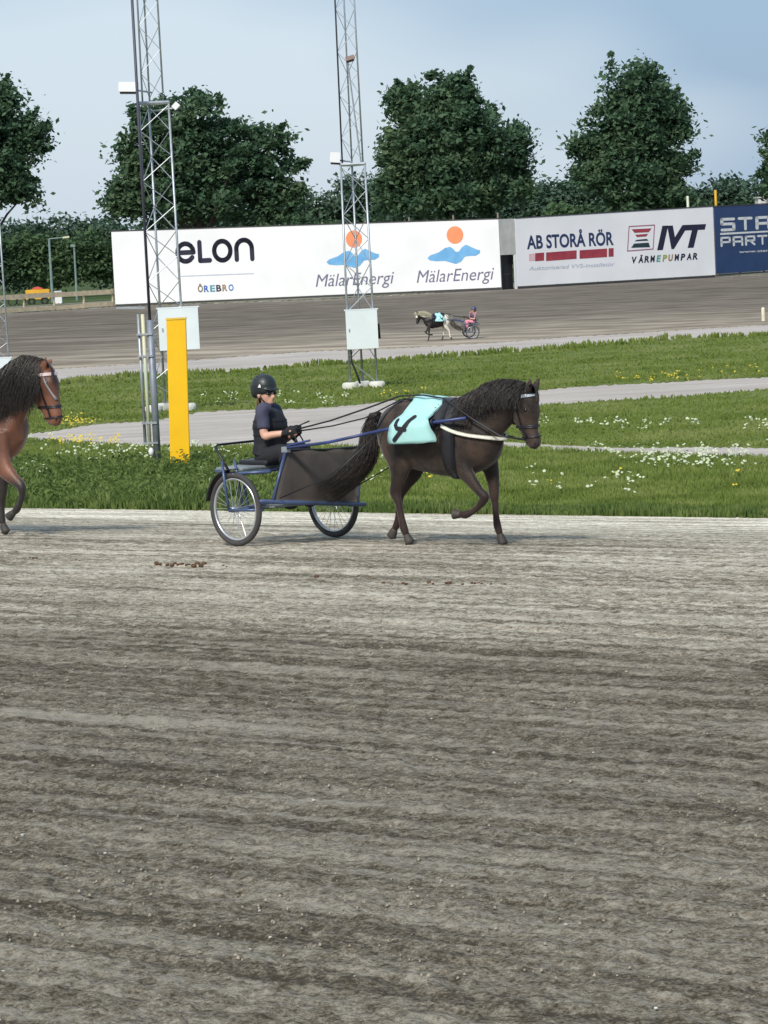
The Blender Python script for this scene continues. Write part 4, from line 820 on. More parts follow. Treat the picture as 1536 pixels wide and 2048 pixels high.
def harness(t, bv, P, cloth_m, band_m):
    ax = Vector((1, 0, 0)); gx = P(890, 880, -.2).x; cz = P(890, 872, 0).z; C_ = Vector((gx, 0, cz))
    ringstrap(bv, C_ + Vector((.02, 0, 0)), ax, 0, 360, .125, M_leather, 'girth', t, .012, th=.012, n=40)
    ringstrap(bv, C_ + Vector((-.075, 0, 0)), ax, -72, 72, .13, M_leather, 'saddle_pad', t, .014, th=.012, n=24)
    # saddle cloth draped over the back
    tab = [(0, 842, 890), (25, 834, 892), (40, 820, 876), (55, 808, 868), (68, 799, 875), (84, 794, 884), (94, 795, 886), (97, 798, 884)]
    rows = []
    for a in range(-96, 97, 4):
        aa = abs(a); xl = np.interp(aa, [q_[0] for q_ in tab], [q_[1] for q_ in tab]); xr = np.interp(aa, [q_[0] for q_ in tab], [q_[2] for q_ in tab])
        lat_ = -.2 * math.sin(R(min(aa, 90))); x0, x1 = P(xl, 860, lat_).x, P(xr, 860, lat_).x; d = Vector((0, -math.sin(R(a)), math.cos(R(a)))); row = []
        for k in range(9):
            x = x0 + (x1 - x0) * k / 8; c = Vector((x, 0, cz)); row.append(hitp(bv, c + d * .8, c, .020 + .058 * max(0, min(1, (aa - 45) / 22)) + .005 * math.sin(k * 1.3 + a * .07)))
        rows.append(row)
    cl = ribbon(rows, cloth_m, 'saddle_cloth', t, .008); bc = bvh_of(cl)
    z = lambda X_, Y_: (700 + X_ / 3.657, 720 + Y_ / 3.657)
    ls = [[z(396, 440), z(398, 462), z(412, 488), z(440, 502), z(462, 494)], [z(494, 418), z(472, 470), z(440, 520), z(400, 575)], [z(420, 492), z(468, 500)]]
    for sg in (-1, 1):
        v = []; f = []; pts2 = [[(P(x, y, -.2).x, P(x, y, -.2).z) for x, y in l_] for l_ in ls]
        dn = []
        for l_ in pts2:
            q_ = []
            for (xa, ya), (xb, yb) in zip(l_, l_[1:]):
                m_ = max(1, int(math.hypot(xb - xa, yb - ya) / .012)); q_ += [(xa + (xb - xa) * k / m_, ya + (yb - ya) * k / m_) for k in range(m_)]
            dn.append(q_ + [l_[-1]])
        gv, gf = strokes2d(dn, .034)
        # subdivide each stroke so that it follows the cloth
        for poly in gf:
            o_ = len(v); 
            for k in poly: v.append(hitp(bc, Vector((gv[k][0], sg * 1., gv[k][1])), Vector((gv[k][0], 0, gv[k][1])), .004))
            f.append(tuple(range(o_, o_ + len(poly))))
        build(MB().add(v, f), 'number', M_ink, cl, local=True)
    # breast collar
    rows = []; cz0 = P(925, 852, -.17).z; cz1 = P(1012, 878, 0).z; x0 = P(905, 870, 0).x
    for a in range(-80, 81, 5):
        zc_ = cz1 + (cz0 - cz1) * abs(a / 80) ** 1.1; rows.append([hitp(bv, Vector((x0, 0, zc_ + k)) + Vector((math.cos(R(a)), math.sin(R(a)), 0)) * .60, Vector((x0, 0, zc_ + k)), .016) for k in (-.014, -.005, .005, .014)])
    ribbon(rows, mat('fleece_white', (.78, .77, .68), (.66, .65, .55), 30, .9, .004, 60), 'breast_collar', t, .014)
    rows = []
    for a in range(80, 100, 5): pass
    # back strap and breeching
    linestrap(bv, [P(886, 806, -.03), P(850, 800, -.03), P(812, 796, -.03), P(785, 803, -.03)], -1, .022, M_leather, 'back_strap', t, .010)
    for sg in (-1, 1): linestrap(bv, [P(800, 797, -.12), P(782, 818, -.12), P(766, 846, -.12), P(757, 858, -.12)], sg, .016, M_leather, 'crupper_strap', t, .006)
    return cl
harness(pony1, bv1, P1, M_aqua, M_band)
def bridle(t, bv, P, s, band_m):
    for nm, a, c, w_, m in s: 
        A_, B_ = P(*a), P(*c); mid = (A_ + B_) / 2; ax = (B_ - A_)
        d = Vector((ax.z, 0, -ax.x)).normalized()                 # strap runs from a to c in side view and round the head
        ringstrap(bv, mid, d, 0, 360, w_, m, nm, t, .005, Rr=.15, ref=ax.normalized(), th=.006, n=30)
bridle(pony1, bv1, P1, [('browband', (1027, 796, 0), (1072, 789, 0), .024, M_band), ('noseband', (1036, 853, 0), (1079, 851, 0), .018, M_leather), ('bit_strap', (1048, 874, 0), (1084, 872, 0), .010, M_leather)], M_band)
for sg in (-1, 1):
    linestrap(bv1, [P1(1030, 796, -.08), P1(1034, 822, -.08), P1(1042, 852, -.06), P1(1056, 875, -.05)], sg, .014, M_leather, 'cheek_strap', pony1)
    linestrap(bv1, [P1(1028, 798, -.08), P1(1022, 830, -.08), P1(1018, 856, -.08)], sg, .012, M_leather, 'throat_lash', pony1)

# second pony: a bay, mostly outside the picture
G2 = Rig(-30, 1070, -37)
M_bay = mat('bay_coat', (.23, .085, .042), (.10, .040, .024), 3.5, .5, .002, 90)
muscle(M_bay)
n_ = M_bay.node_tree.nodes; l_ = M_bay.node_tree.links; bs_ = n_['Principled BSDF']; src = bs_.inputs['Base Color'].links[0].from_socket
tco = n_.new('ShaderNodeTexCoord'); sp = n_.new('ShaderNodeSeparateXYZ'); l_.new(tco.outputs['Object'], sp.inputs[0]); mr = n_.new('ShaderNodeMapRange'); mr.inputs['From Min'].default_value = .46; mr.inputs['From Max'].default_value = .60; l_.new(sp.outputs[2], mr.inputs['Value'])
mxr = n_.new('ShaderNodeMixRGB'); mxr.inputs[1].default_value = (.02, .015, .014, 1); l_.new(mr.outputs[0], mxr.inputs[0]); l_.new(src, mxr.inputs[2]); l_.new(mxr.outputs[0], bs_.inputs['Base Color'])
spec2 = dict(
 torso=[(-200, 800, 850, .07, 0), (-188, 775, 890, .19, 0), (-160, 765, 912, .23, 0), (-120, 765, 925, .24, 0), (-80, 768, 932, .235, 0), (-45, 768, 938, .22, 0), (-15, 775, 938, .205, 0), (15, 795, 932, .18, 0), (36, 832, 915, .13, 0)],
 chains=[
  [(-22, 850, 0, .28, .17), (4, 820, 0, .26, .13), (26, 790, 0, .22, .105), (45, 765, 0, .17, .09), (62, 745, 0, .13, .08), (78, 735, 0, .09, .07)],
  [(80, 728, 0, .065, .065), (88, 744, 0, .10, .085), (94, 768, 0, .122, .09), (100, 792, 0, .098, .07), (108, 815, 0, .066, .054), (112, 833, 0, .062, .054), (111, 848, 0, .042, .046)],
  [(68, 760, 0, .11, .06), (78, 788, 0, .08, .07), (92, 818, 0, .05, .045), (104, 846, 0, .035, .035)],
  [(-8, 865, -.13, .15, .07), (-4, 905, -.14, .12, .07), (10, 938, -.14, .085, .06), (28, 958, -.14, .058, .045), (42, 972, -.14, .046, .042), (44, 990, -.14, .031, .028), (40, 1006, -.14, .028, .025), (34, 1018, -.14, .036, .032), (28, 1025, -.14, .028, .027)],
  [(10, 880, .11, .14, .065), (6, 920, .12, .10, .062), (6, 948, .12, .066, .05), (5, 985, .12, .044, .04), (3, 1010, .12, .030, .028), (3, 1032, .12, .036, .032), (6, 1048, .12, .028, .027)],
  [(-175, 850, -.11, .19, .09), (-172, 890, -.13, .16, .085), (-172, 930, -.13, .10, .07), (-184, 962, -.13, .054, .042), (-182, 985, -.13, .036, .03), (-178, 1020, -.13, .03, .027), (-175, 1042, -.13, .037, .032), (-170, 1052, -.13, .028, .027)],
  [(-165, 860, .11, .17, .085), (-150, 900, .12, .13, .08), (-160, 940, .12, .07, .055), (-172, 968, .12, .05, .038), (-178, 1000, .12, .034, .03), (-186, 1022, .12, .034, .03), (-192, 1030, .12, .028, .027)]],
 hooves=[((28, 1024, -.14), (18, 1034, -.14)), ((6, 1048, .12), (12, 1064, .12)), ((-170, 1052, -.13), (-163, 1068, -.13)), ((-192, 1030, .12), (-198, 1044, .12))],
 ears=[((88, 737, -.05), (92, 712, -.06)), ((95, 737, .05), (103, 716, .06))],
 eye=(90, 765), nostril=(113, 838), head_lat=0,
 crest=[(-40, 775), (-10, 752), (12, 735), (30, 720), (50, 711), (70, 714), (88, 720), (96, 727)], mane_len=.52, n_mane=5200, blow=-.09,
 forelock=((84, 719), (105, 756)), n_fore=420, tail=[(-205, 800, 0), (-215, 830, 0), (-222, 880, 0), (-222, 940, 0)], tail_w=.09)
pony2, body2, bv2 = pony(G2, spec2, 'reddish bay pony with black mane cut off by the left edge', None, M_bay, M_mane)
bridle(pony2, bv2, G2.P, [('browband', (73, 750, 0), (103, 748, 0), .026, mat('pink_browband', (.6, .48, .48), None, 5, .6)), ('noseband', (88, 814, 0), (122, 812, 0), .022, M_leather), ('bit_strap', (98, 836, 0), (126, 832, 0), .012, M_leather)], M_band)
for sg in (-1, 1): linestrap(bv2, [G2.P(78, 750, -.08), G2.P(84, 790, -.08), G2.P(94, 815, -.06), G2.P(102, 834, -.05)], sg, .016, M_leather, 'cheek_strap', pony2)
linestrap(bv2, [G2.P(96, 752, -.02), G2.P(106, 780, -.02), G2.P(113, 800, -.02)], -1, .012, mat('pale_strap', (.3, .3, .32), None, 5, .5), 'face_strap', pony2)
ringstrap(bv2, G2.P(-40, 850, 0), Vector((1, 0, 0)), 0, 360, .10, M_leather, 'girth', pony2, .012, n=40, th=.012, Rr=.8)

# ------------------------------------------------------------------ jog cart
axg = ground(571, 1083); AX = Rig(574, 1083, -45); CP = AX.P
M_steel_blue = mat('cart_blue', (.065, .10, .20), (.04, .06, .13), 5, .35, metal=.2)
M_tyre = mat('tyre_rubber', (.035, .035, .038), (.055, .05, .048), 8, .8); M_rim = mat('bright_rim', (.62, .64, .66), (.48, .5, .52), 8, .3, metal=.7)
M_mesh = mat('brown_screen_mesh', (.095, .078, .068), (.06, .05, .045), 5, .9, .003, 120)
_n, _l = M_mesh.node_tree.nodes, M_mesh.node_tree.links; _t = _n.new('ShaderNodeBsdfTransparent'); _m = _n.new('ShaderNodeMixShader'); _m.inputs[0].default_value = .13      # open weave
_l.new(_n['Principled BSDF'].outputs[0], _m.inputs[1]); _l.new(_t.outputs[0], _m.inputs[2]); _l.new(_m.outputs[0], _n['Material Output'].inputs[0])
M_seat = mat('grey_seat', (.22, .25, .25), (.14, .16, .18), 6, .6)
def make_cart(group=None):
    t = thing('jog_cart', 'blue two-wheeled jog cart with dark front screen, drawn by the dark brown pony', 'cart', AX.o, R(AX.ang), group)
    V = Vector; rw = .297; hw = .54
    gzl = lambda y: gz(*(AX.M @ V((0, y, 0))).xy) - AX.o.z
    for y in (-hw, hw):
        zc = gzl(y) + rw; root = bpy.data.objects.new('wheel', None)
        tyre = build(MB().torus((0, y, zc), (0, 1, 0), rw - .023, .023, 56, 10), 'wheel', M_tyre, t, True, local=True)
        build(MB().torus((0, y, zc), (0, 1, 0), rw - .052, .010, 56, 6, 1.5), 'rim', M_rim, tyre, True, local=True)
        b = MB()
        for k in range(28):
            a = 2 * math.pi * k / 28; s = (.022 if k % 2 else -.022); b.tube([(math.cos(a + (.25 if k % 4 < 2 else -.25)) * .022, y + s, zc + math.sin(a + (.25 if k % 4 < 2 else -.25)) * .022), (math.cos(a) * (rw - .055), y, zc + math.sin(a) * (rw - .055))], .0022, 3)
        so = build(b, 'spokes', M_rim, tyre, local=True); so['kind'] = 'stuff'
        build(MB().tube([(0, y - .05, zc), (0, y - .04, zc), (0, y + .04, zc), (0, y + .05, zc)], [.012, .024, .024, .012], 12), 'hub', M_galv, tyre, True, local=True)
    zl, zr = gzl(-hw) + rw, gzl(hw) + rw
    tb = lambda pts, r, nm, m=M_steel_blue: build(MB().tube(pts, r, 8), nm, m, t, True, local=True)
    tb([(0, -hw - .07, zl), (0, hw + .07, zr)], .016, 'axle')
    for y, z in ((-hw, zl), (hw, zr)):
        for s in (-.075, .075): tb([(0, y + s, z), (-.03, y + s, z + .2), (-.06, y + s * .9, z + .39)], .011, 'fork')
        tb([(0, y - .075, z), (.30, y + .02 * (1 if y < 0 else -1), z + .0)], .012, 'stay')
        # mudguard
        rows = [[V((math.cos(R(a)) * (rw + .025), y + q_, z + math.sin(R(a)) * (rw + .025))) for q_ in (-.035, 0, .035)] for a in range(85, 171, 6)]
        ribbon(rows, M_leather, 'mudguard', t, .006)
    bl, br = CP(543, 1005, -.55), CP(717, 1010, .50); tl, tr_ = CP(572, 898, -.46), CP(723, 893, .46)
    xs = .35
    bl, tl, tr_, br = V((xs, -.56, bl.z)), V((xs - .05, -.47, tl.z)), V((xs - .05, .46, tr_.z)), V((xs, .53, br.z))
    def at_px(px, py, x):                                       # a pixel met with the cart's cross plane at x
        p = onplane(px, py, AX.M @ V((x, 0, 0)), AX.h); return AX.I @ p
    bl, br, tl, tr_ = at_px(545, 1003, xs), at_px(716, 1009, xs), at_px(572, 899, xs - .03), at_px(724, 893, xs - .03)
    rows = []
    for i in range(13):
        u = i / 12; row = []
        for k in range(15):
            w_ = k / 14; p = (bl.lerp(br, w_)).lerp(tl.lerp(tr_, w_), u); p = p + V((.03 * math.sin(u * math.pi) * math.sin(w_ * math.pi) + .006 * math.sin(w_ * 17 + u * 3), 0, -.015 * math.sin(w_ * math.pi) * u)); row.append(p)
        rows.append(row)
    ribbon(rows, M_mesh, 'front_screen', t, .004)
    tb([bl, tl], .013, 'screen_post'); tb([br, tr_], .010, 'screen_post')
    tb([at_px(520, 1003, xs), at_px(730, 1009, xs)], .018, 'cross_bar'); tb([tl, tl.lerp(tr_, .5) + V((0, 0, -.012)), tr_], .008, 'screen_top_rope', M_leather)
    zf = bl.z; tb([(0, -.40, zl), (xs, -.42, zf)], .012, 'floor_rail'); tb([(0, .40, zr), (xs, .42, br.z)], .012, 'floor_rail')
    for k in range(4): build(MB().box((.03 + .08 * k, 0, (zl + zr) / 2 + .022), (.032, 0, 0), (0, .40, (zr - zl) * .33), (0, 0, .008)), 'floor_slat', M_seat, t, local=True)
    zs = CP(545, 927, -.1).z; ZS = zs
    sa = at_px(440, 925, -.30)
    sb = build(MB().box((-.16, -.02, zs - .02), (.16, 0, 0), (0, .43, 0), (0, 0, .014)), 'seat_deck', M_seat, t, local=True); bb = sb.modifiers.new('b', 'BEVEL'); bb.width = .01; bb.segments = 2
    sb = build(MB().box((-.14, 0, zs + .014), (.17, 0, 0), (0, .21, 0), (0, 0, .020)), 'seat_cushion', M_leather, t, local=True); bb = sb.modifiers.new('b', 'BEVEL'); bb.width = .015; bb.segments = 3
    tb([(-.32, -.45, zs - .035), (-.32, .45, zs - .035)], .014, 'seat_rail'); tb([(0, -.56, zs - .05), (0, .50, zs - .05)], .014, 'seat_rail')
    tb([(-.32, -.44, zs - .04), (.0, -.54, zs - .045), (xs - .03, -.44, zs - .03)], .014, 'side_rail'); tb([(-.32, .44, zs - .04), (0, .44, zs - .045), (xs - .03, .44, zs - .03)], .014, 'side_rail')
    for y in (-.40, .40): tb([(-.06, y, zs - .05), (0, y * 1.0, (zl + zr) / 2)], .012, 'seat_strut')
    # back rest hoop round the rear of the seat
    zb = zs + .175
    tb([(-.10, -.50, zs - .03), (-.20, -.50, zs + .09), (-.26, -.49, zb - .01), (-.29, -.43, zb), (-.30, .3, zb), (-.28, .38, zb - .01), (-.2, .40, zs + .09), (-.1, .40, zs - .02)], .010, 'backrest_hoop', M_leather)
    # shafts from the screen posts forward to the pony's saddle
    def w2l(px, py, rig, lat): return AX.I @ (rig.M @ rig.P(px, py, lat))
    sr = [tl + V((.0, .0, .01)), w2l(660, 884, AX, -.42), AX.I @ onplane(745, 865, AX.M @ V((0, -.36, 0)), AX.l), w2l(782, 857, G1, -.235), w2l(866, 845, G1, -.235), w2l(932, 836, G1, -.25)]
    tb(sr, .0125, 'shaft', M_bluep)
    lf = [V((p.x, p.y, p.z)) for p in sr]; g2 = lambda p: AX.I @ (G1.M @ (lambda q_: V((q_.x, -q_.y, q_.z)))(G1.I @ (AX.M @ p)))
    sl = [tr_ + V((0, 0, .01)), V((sr[1].x, .42, sr[1].z)), V((sr[2].x, .40, sr[2].z)), g2(sr[3]), g2(sr[4]), g2(sr[5])]
    tb(sl, .0125, 'shaft', M_bluep)
    for s_ in (tl, tr_): build(MB().box(s_ + V((.0, 0, .0)), (.03, 0, 0), (0, .022, 0), (0, 0, .022)), 'clamp', M_galv, t, local=True)
    for s_, q_ in ((tl, sr), (tr_, sl)): tb([s_ + V((-.08, 0, -.10)), s_ + V((.02, 0, .03)), q_[0].lerp(q_[1], .55) + V((0, 0, .035))], .009, 'shaft_brace', M_bluep)
    # shaft straps at the saddle
    for q_ in (sr, sl): p = q_[4]; build(MB().torus(p, (q_[5] - q_[3]), .026, .008, 14, 6), 'shaft_loop', M_leather, t, True, local=True)
    # leather trace
    for q_, sg in ((sr, -1), (sl, 1)):
        a = q_[3]; tb([a + V((-.1, 0, -.01)), (a + V((xs, sg * .42, zf))) / 2 + V((0, 0, -.08)), V((xs + .02, sg * .40, zf + .02))], .005, 'side_trace', M_leather)
    return t, sr, sl, tl
cart, SR, SL, TL = make_cart()

# ------------------------------------------------------------------ child driver
M_skin = mat('skin', (.62, .36, .26), (.52, .28, .20), 6, .55); M_vest = mat('black_vest', (.009, .010, .016), (.006, .006, .010), 9, .7, .004, 25)
M_shirt = mat('navy_shirt', (.055, .055, .095), (.03, .032, .06), 7, .85, .004, 20); M_trous = mat('black_trousers', (.012, .012, .016), None, 6, .85, .004, 18)
M_helm = mat('helmet_black', (.016, .022, .024), (.010, .014, .016), 5, .42); M_hair = mat('light_brown_hair', (.20, .11, .06), (.10, .055, .03), 30, .6)
M_glove = mat('black_glove', (.010, .010, .013), None, 9, .8)
def driver():
    o = AX.M @ CP(540, 925, 0); t = thing('person', 'child driver in a black helmet, navy T-shirt and black vest holding the reins', 'person', o, R(AX.ang))
    I = chain(t).inverted(); Y = Vector((0, 1, 0))
    p = lambda x, y, lat: I @ (AX.M @ CP(x, y, lat))
    hipz = p(540, 925, 0).z
    arms = {}
    for sg, sh, el, wr, hd in ((-1, (524, 819), (529, 872), (570, 866), (585, 861)), (1, (550, 819), (571, 876), (590, 870), (598, 862))):
        L_ = [p(*sh, sg * .155), p(*el, sg * .185), p(*wr, sg * .10), p(*hd, sg * .085)]
        arms[sg] = L_
    head = [(p(533, 812, 0), .034, .036), (p(534, 804, 0), .048, .046), (p(534, 792, 0), .066, .060), (p(532, 778, 0), .080, .072), (p(529, 764, 0), .082, .076), (p(527, 754, 0), .050, .05)]
    neck = [(p(533, 826, 0), .045, .05), (p(532, 812, 0), .036, .038), (p(532, 800, 0), .038, .038)]
    hips = p(540, 912, 0); waist = p(541, 882, 0); chest = p(539, 848, 0); shl = p(536, 828, 0)
    b = MB(); b.loft([(hips + Vector((-.01, 0, -.045)), .07, .10), (hips, .095, .135), (waist, .080, .115), (chest, .090, .130), (shl, .070, .12), (p(535, 820, 0), .045, .07)], Y, 18)
    b.loft(head, Y, 16); b.loft(neck, Y, 12)
    fx = p(549, 794, 0); hc = p(533, 790, 0)
    face = Vector((1, 0, 0))
    jaw = hc + Vector((.050, 0, -.055)); b.loft([(hc + Vector((.0, 0, -.045)), .04, .048), (hc + Vector((.035, 0, -.052)), .030, .036), (hc + Vector((.060, 0, -.060)), .022, .022)], Y, 10)   # chin
    b.loft([(hc + Vector((.058, 0, .012)), .010, .010), (hc + Vector((.082, 0, -.012)), .013, .014), (hc + Vector((.086, 0, -.020)), .010, .014), (hc + Vector((.066, 0, -.026)), .010, .012)], Y, 8, 2)   # nose
    b.loft([(hc + Vector((.060, 0, -.036)), .012, .022), (hc + Vector((.072, 0, -.040)), .008, .016)], Y, 8, 2)                       # lips
    for sg in (-1, 1): b.loft([(hc + Vector((-.008, sg * .068, .012)), .018, .008), (hc + Vector((-.010, sg * .080, .0)), .020, .007), (hc + Vector((-.006, sg * .070, -.022)), .010, .007)], Y, 8, 2)
    for sg in (-1, 1):
        S_, E_, W_, H_ = arms[sg]
        b.loft([(S_ + Vector((0, -sg * .05, .0)), .050, .04), (S_, .046, .044), (S_.lerp(E_, .5), .040, .038), (E_, .031, .031), (E_.lerp(W_, .35), .034, .031), (W_, .021, .024), (H_, .020, .022)], Vector((0, 0, 1)), 12)
        K = hips + Vector((.36, sg * .10, .055)); A_ = hips + Vector((.40, sg * .10, -.30)); A_.z = -.36 + 0 * A_.z
        K = Vector((.34, sg * .11, .07 + .02)); A_ = Vector((.36, sg * .11, -.30)); T_ = Vector((.47, sg * .12, -.335))
        if True:
            K.x = .30; A_.x = .33; T_.x = .375
        b.loft([(hips + Vector((0, sg * .07, -.03)), .085, .075), (K * .5 + (hips + Vector((0, sg * .07, 0))) * .5, .072, .066), (K, .052, .05), (K.lerp(A_, .4), .048, .045), (A_, .033, .034)], Y, 12)
        arms[sg].append((K, A_, T_))
    body = remesh(b, 'body', .0075, 4, M_skin, t)
    # clothes
    b = MB(); b.loft([(hips + Vector((0, 0, .0)), .105, .145), (waist, .092, .127), (chest, .102, .142), (shl, .082, .130), (p(535, 818, 0), .050, .075)], Y, 18)
    for sg in (-1, 1):
        S_, E_ = arms[sg][0], arms[sg][1]; b.loft([(S_ + Vector((0, -sg * .06, 0)), .058, .05), (S_, .058, .054), (S_.lerp(E_, .45), .054, .050), (S_.lerp(E_, .72), .054, .050)], Vector((0, 0, 1)), 12)
    remesh(b, 'shirt', .009, 3, M_shirt, t)
    b = MB(); b.loft([(hips + Vector((0, 0, .02)), .125, .166), (waist, .116, .150), (chest + Vector((.005, 0, 0)), .126, .160), (shl + Vector((0, 0, -.0)), .104, .118), (p(535, 821, 0), .070, .080)], Y, 18)
    for z_ in (0, 1): pass
    vest = remesh(b, 'vest', .010, 2, M_vest, t)
    bv_ = bvh_of(vest)
    for k, f_ in enumerate((.25, .5, .75)):
        c = waist.lerp(shl, f_); ringstrap(bv_, c, Vector((0, 0, 1)), 0, 360, .012, M_glove, 'vest_seam', vest, .002, Rr=.3, ref=Vector((1, 0, 0)), th=.004)
    b = MB()
    for sg in (-1, 1):
        K, A_, T_ = arms[sg][4]
        b.loft([(hips + Vector((-.02, sg * .06, -.01)), .105, .09), (K * .5 + (hips + Vector((0, sg * .07, 0))) * .5, .082, .076), (K, .062, .058), (K.lerp(A_, .4), .058, .054), (A_, .050, .048)], Y, 12)
    b.loft([(hips + Vector((-.01, 0, -.075)), .07, .12), (hips + Vector((0, 0, .03)), .108, .142)], Y, 16)
    remesh(b, 'trousers', .010, 3, M_trous, t)
    for sg in (-1, 1):
        K, A_, T_ = arms[sg][4]; b = MB(); b.loft([(A_ + Vector((0, 0, .03)), .045, .042), (A_ + Vector((0, 0, -.02)), .043, .04)], Y, 10); b.loft([(A_ + Vector((-.04, 0, -.03)), .035, .035), (A_ + Vector((.02, 0, -.03)), .038, .04), (T_ + Vector((.0, 0, 0)), .025, .04)], Y, 10)
        remesh(b, 'boot', .008, 2, M_glove, t)
    # gloved hands closed round the reins: palm, four fingers, thumb
    for sg in (-1, 1):
        S_, E_, W_, H_ = arms[sg][:4]; b = MB(); d = (H_ - W_).normalized(); inn = Vector((0, -sg, 0)); u = Vector((0, 0, 1))
        b.loft([(W_ - d * .035, .030, .030), (W_, .027, .028)], Y, 10, 2); b.loft([(W_, .026, .020), (H_ - d * .01, .036, .018), (H_ + d * .018, .034, .016)], Y, 10)
        for k, ln in enumerate((.90, 1.0, .95, .78)):
            r0 = H_ + d * .014 + u * (.028 - .018 * k); q1 = r0 + d * .028 * ln + inn * .004; q2 = q1 + inn * .024 * ln - d * .002; q3 = q2 - d * .024 * ln + inn * .004
            b.tube([r0, q1, q2, q3], [.0098, .0092, .0085, .0070], 8)
        r0 = W_ + d * .012 + u * .026 + inn * .006; q1 = r0 + d * .026 + u * .014 + inn * .010; q2 = q1 + d * .024 + inn * .012 - u * .004; b.tube([r0, q1, q2], [.012, .010, .008], 8)
        remesh(b, 'glove', .0042, 2, M_glove, t)
    # hair, helmet, glasses
    b = MB(); rr = random.Random(2)
    for i in range(170):
        a = rr.uniform(1.9, 4.4); c = hc + Vector((math.cos(a) * .070 - .004, math.sin(a) * .066, .02)); b.tube(bez(c, c + Vector((-.006, 0, -.03)), c + Vector((-.012 + rr.gauss(0, .006), 0, -.06)), c * .9 + (hc + Vector((-.04, 0, 0))) * .1 + Vector((rr.gauss(-.01, .012), 0, -.10 - rr.random() * .035)), 5), [.004, .004, .004, .0035, .003, .0015], 3)
    build(b, 'hair', M_hair, t, True, local=True)
    b = MB(); hcn = p(528, 774, 0); prof_ = [(-.02, 1.0), (.0, 1.03), (.03, 1.0), (.06, .88), (.085, .70), (.102, .42), (.108, .12)]
    b.loft([(hcn + Vector((-.004 - .1 * z * .3, 0, z - .012)), .112 * s_, .098 * s_) for z, s_ in ((-.035, .95), (-.01, 1.0), (.03, 1.0), (.06, .93), (.088, .76), (.108, .50), (.117, .2))], Y, 26)
    b.loft([(hcn + Vector((-.062, 0, z)), .048 * s_, .085 * s_) for z, s_ in ((-.085, .7), (-.06, .95), (-.02, 1.0), (.02, 1.0))], Y, 20)
    b.loft([(hcn + Vector((.07, 0, -.012)), .010, .075), (hcn + Vector((.112, 0, -.020)), .007, .065), (hcn + Vector((.128, 0, -.026)), .004, .045)], Y, 12)
    helm = remesh(b, 'helmet', .0065, 3, M_helm, t); bh = bvh_of(helm)
    for sg in (-1, 1):
        c = hitp(bh, Vector((hcn.x + .045, sg * .6, hcn.z + .012)), Vector((hcn.x + .045, 0, hcn.z + .012)), .002)
        nr = Vector((.35, sg, .25)).normalized(); t1 = nr.cross(Vector((0, 0, 1))).normalized(); t2 = t1.cross(nr) * -1
        if t2.z < 0: t2 = -t2
        build(MB().add([c + t1 * a_ * .014 + t2 * b_ * .014 + nr * .003 for a_, b_ in ((-1, -.8), (1, -.8), (.25, 1), (-.25, 1))], [(0, 1, 2, 3)]), 'helmet_badge', M_wp, helm, local=True)
    for a_ in range(-60, 61, 20):
        c = hcn + Vector((-.02, 0, .02)); tgt = c; d = Vector((math.sin(R(a_)) * .25, math.sin(R(a_)), math.cos(R(a_)))); q_ = hitp(bh, c + Vector((0, d.y, d.z)) * .5, c, -.001)
        build(MB().ball(q_, .014, .004, .006, n=8, m=5), 'helmet_vent', M_glove, helm, True, local=True)
    for sg in (-1, 1):
        build(MB().tube([hc + Vector((-.005, sg * .076, .02)), hc + Vector((.012, sg * .066, -.03)), hc + Vector((.032, sg * .030, -.072)), hc + Vector((.036, 0, -.080))], .0055, 6), 'chin_strap', M_glove, helm, True, local=True)
        build(MB().ball(hc + Vector((.066, sg * .030, .014)), .013, .026, .014), 'sunglasses_lens', mat('dark_lens', (.008, .008, .01), None, 5, .15), t, True, local=True)
        build(MB().tube([hc + Vector((.066, sg * .05, .018)), hc + Vector((.0, sg * .078, .016))], .003, 5), 'sunglasses_arm', M_glove, t, local=True)
    M_ = chain(t); return t, {k: (M_ @ arms[k][3]) for k in arms}
child, HANDS = driver()
def reins():
    t = thing('reins', 'dark leather reins running from the gloves over the rump to the bridle', 'reins', HANDS[-1])
    g = lambda x, y, lat: G1.M @ G1.P(x, y, lat)
    hand = HANDS[-1]
    r = [hand + Vector((.0, 0, -.0)), hand.lerp(g(738, 815, -.14), .5) + Vector((0, 0, -.012)), g(738, 815, -.14), g(800, 792, -.13), g(846, 790, -.10), g(888, 797, -.08), g(940, 835, -.20), g(1000, 872, -.13), g(1052, 880, -.065)]
    build(MB().tube(r, .0075, 6), 'rein', M_leather, t, True)
    hand = HANDS[1]; l = [hand, hand.lerp(g(730, 836, .12), .5) + Vector((0, 0, -.012)), g(730, 836, .12), g(800, 800, .16), g(846, 794, .12), g(888, 797, .08), g(940, 828, .20), g(1000, 868, .13), g(1052, 880, .065)]
    build(MB().tube(l, .0065, 6), 'rein', M_leather, t, True)
    for k, h in HANDS.items():
        build(MB().tube(bez(h + Vector((-.02, 0, 0)), h + Vector((.02, -.02, -.05)), h + Vector((.05, -.01, -.10)), h + Vector((.04, 0, -.17))), .006, 6), 'rein_end', M_leather, t, True)
    h = HANDS[-1]; build(MB().tube([h + Vector((-.03, 0, -.02)), h + Vector((.06, 0, .04)), h + Vector((.14, .0, .07))], .006, 5), 'hand_loop', M_leather, t, True)
    return t
rn = reins()
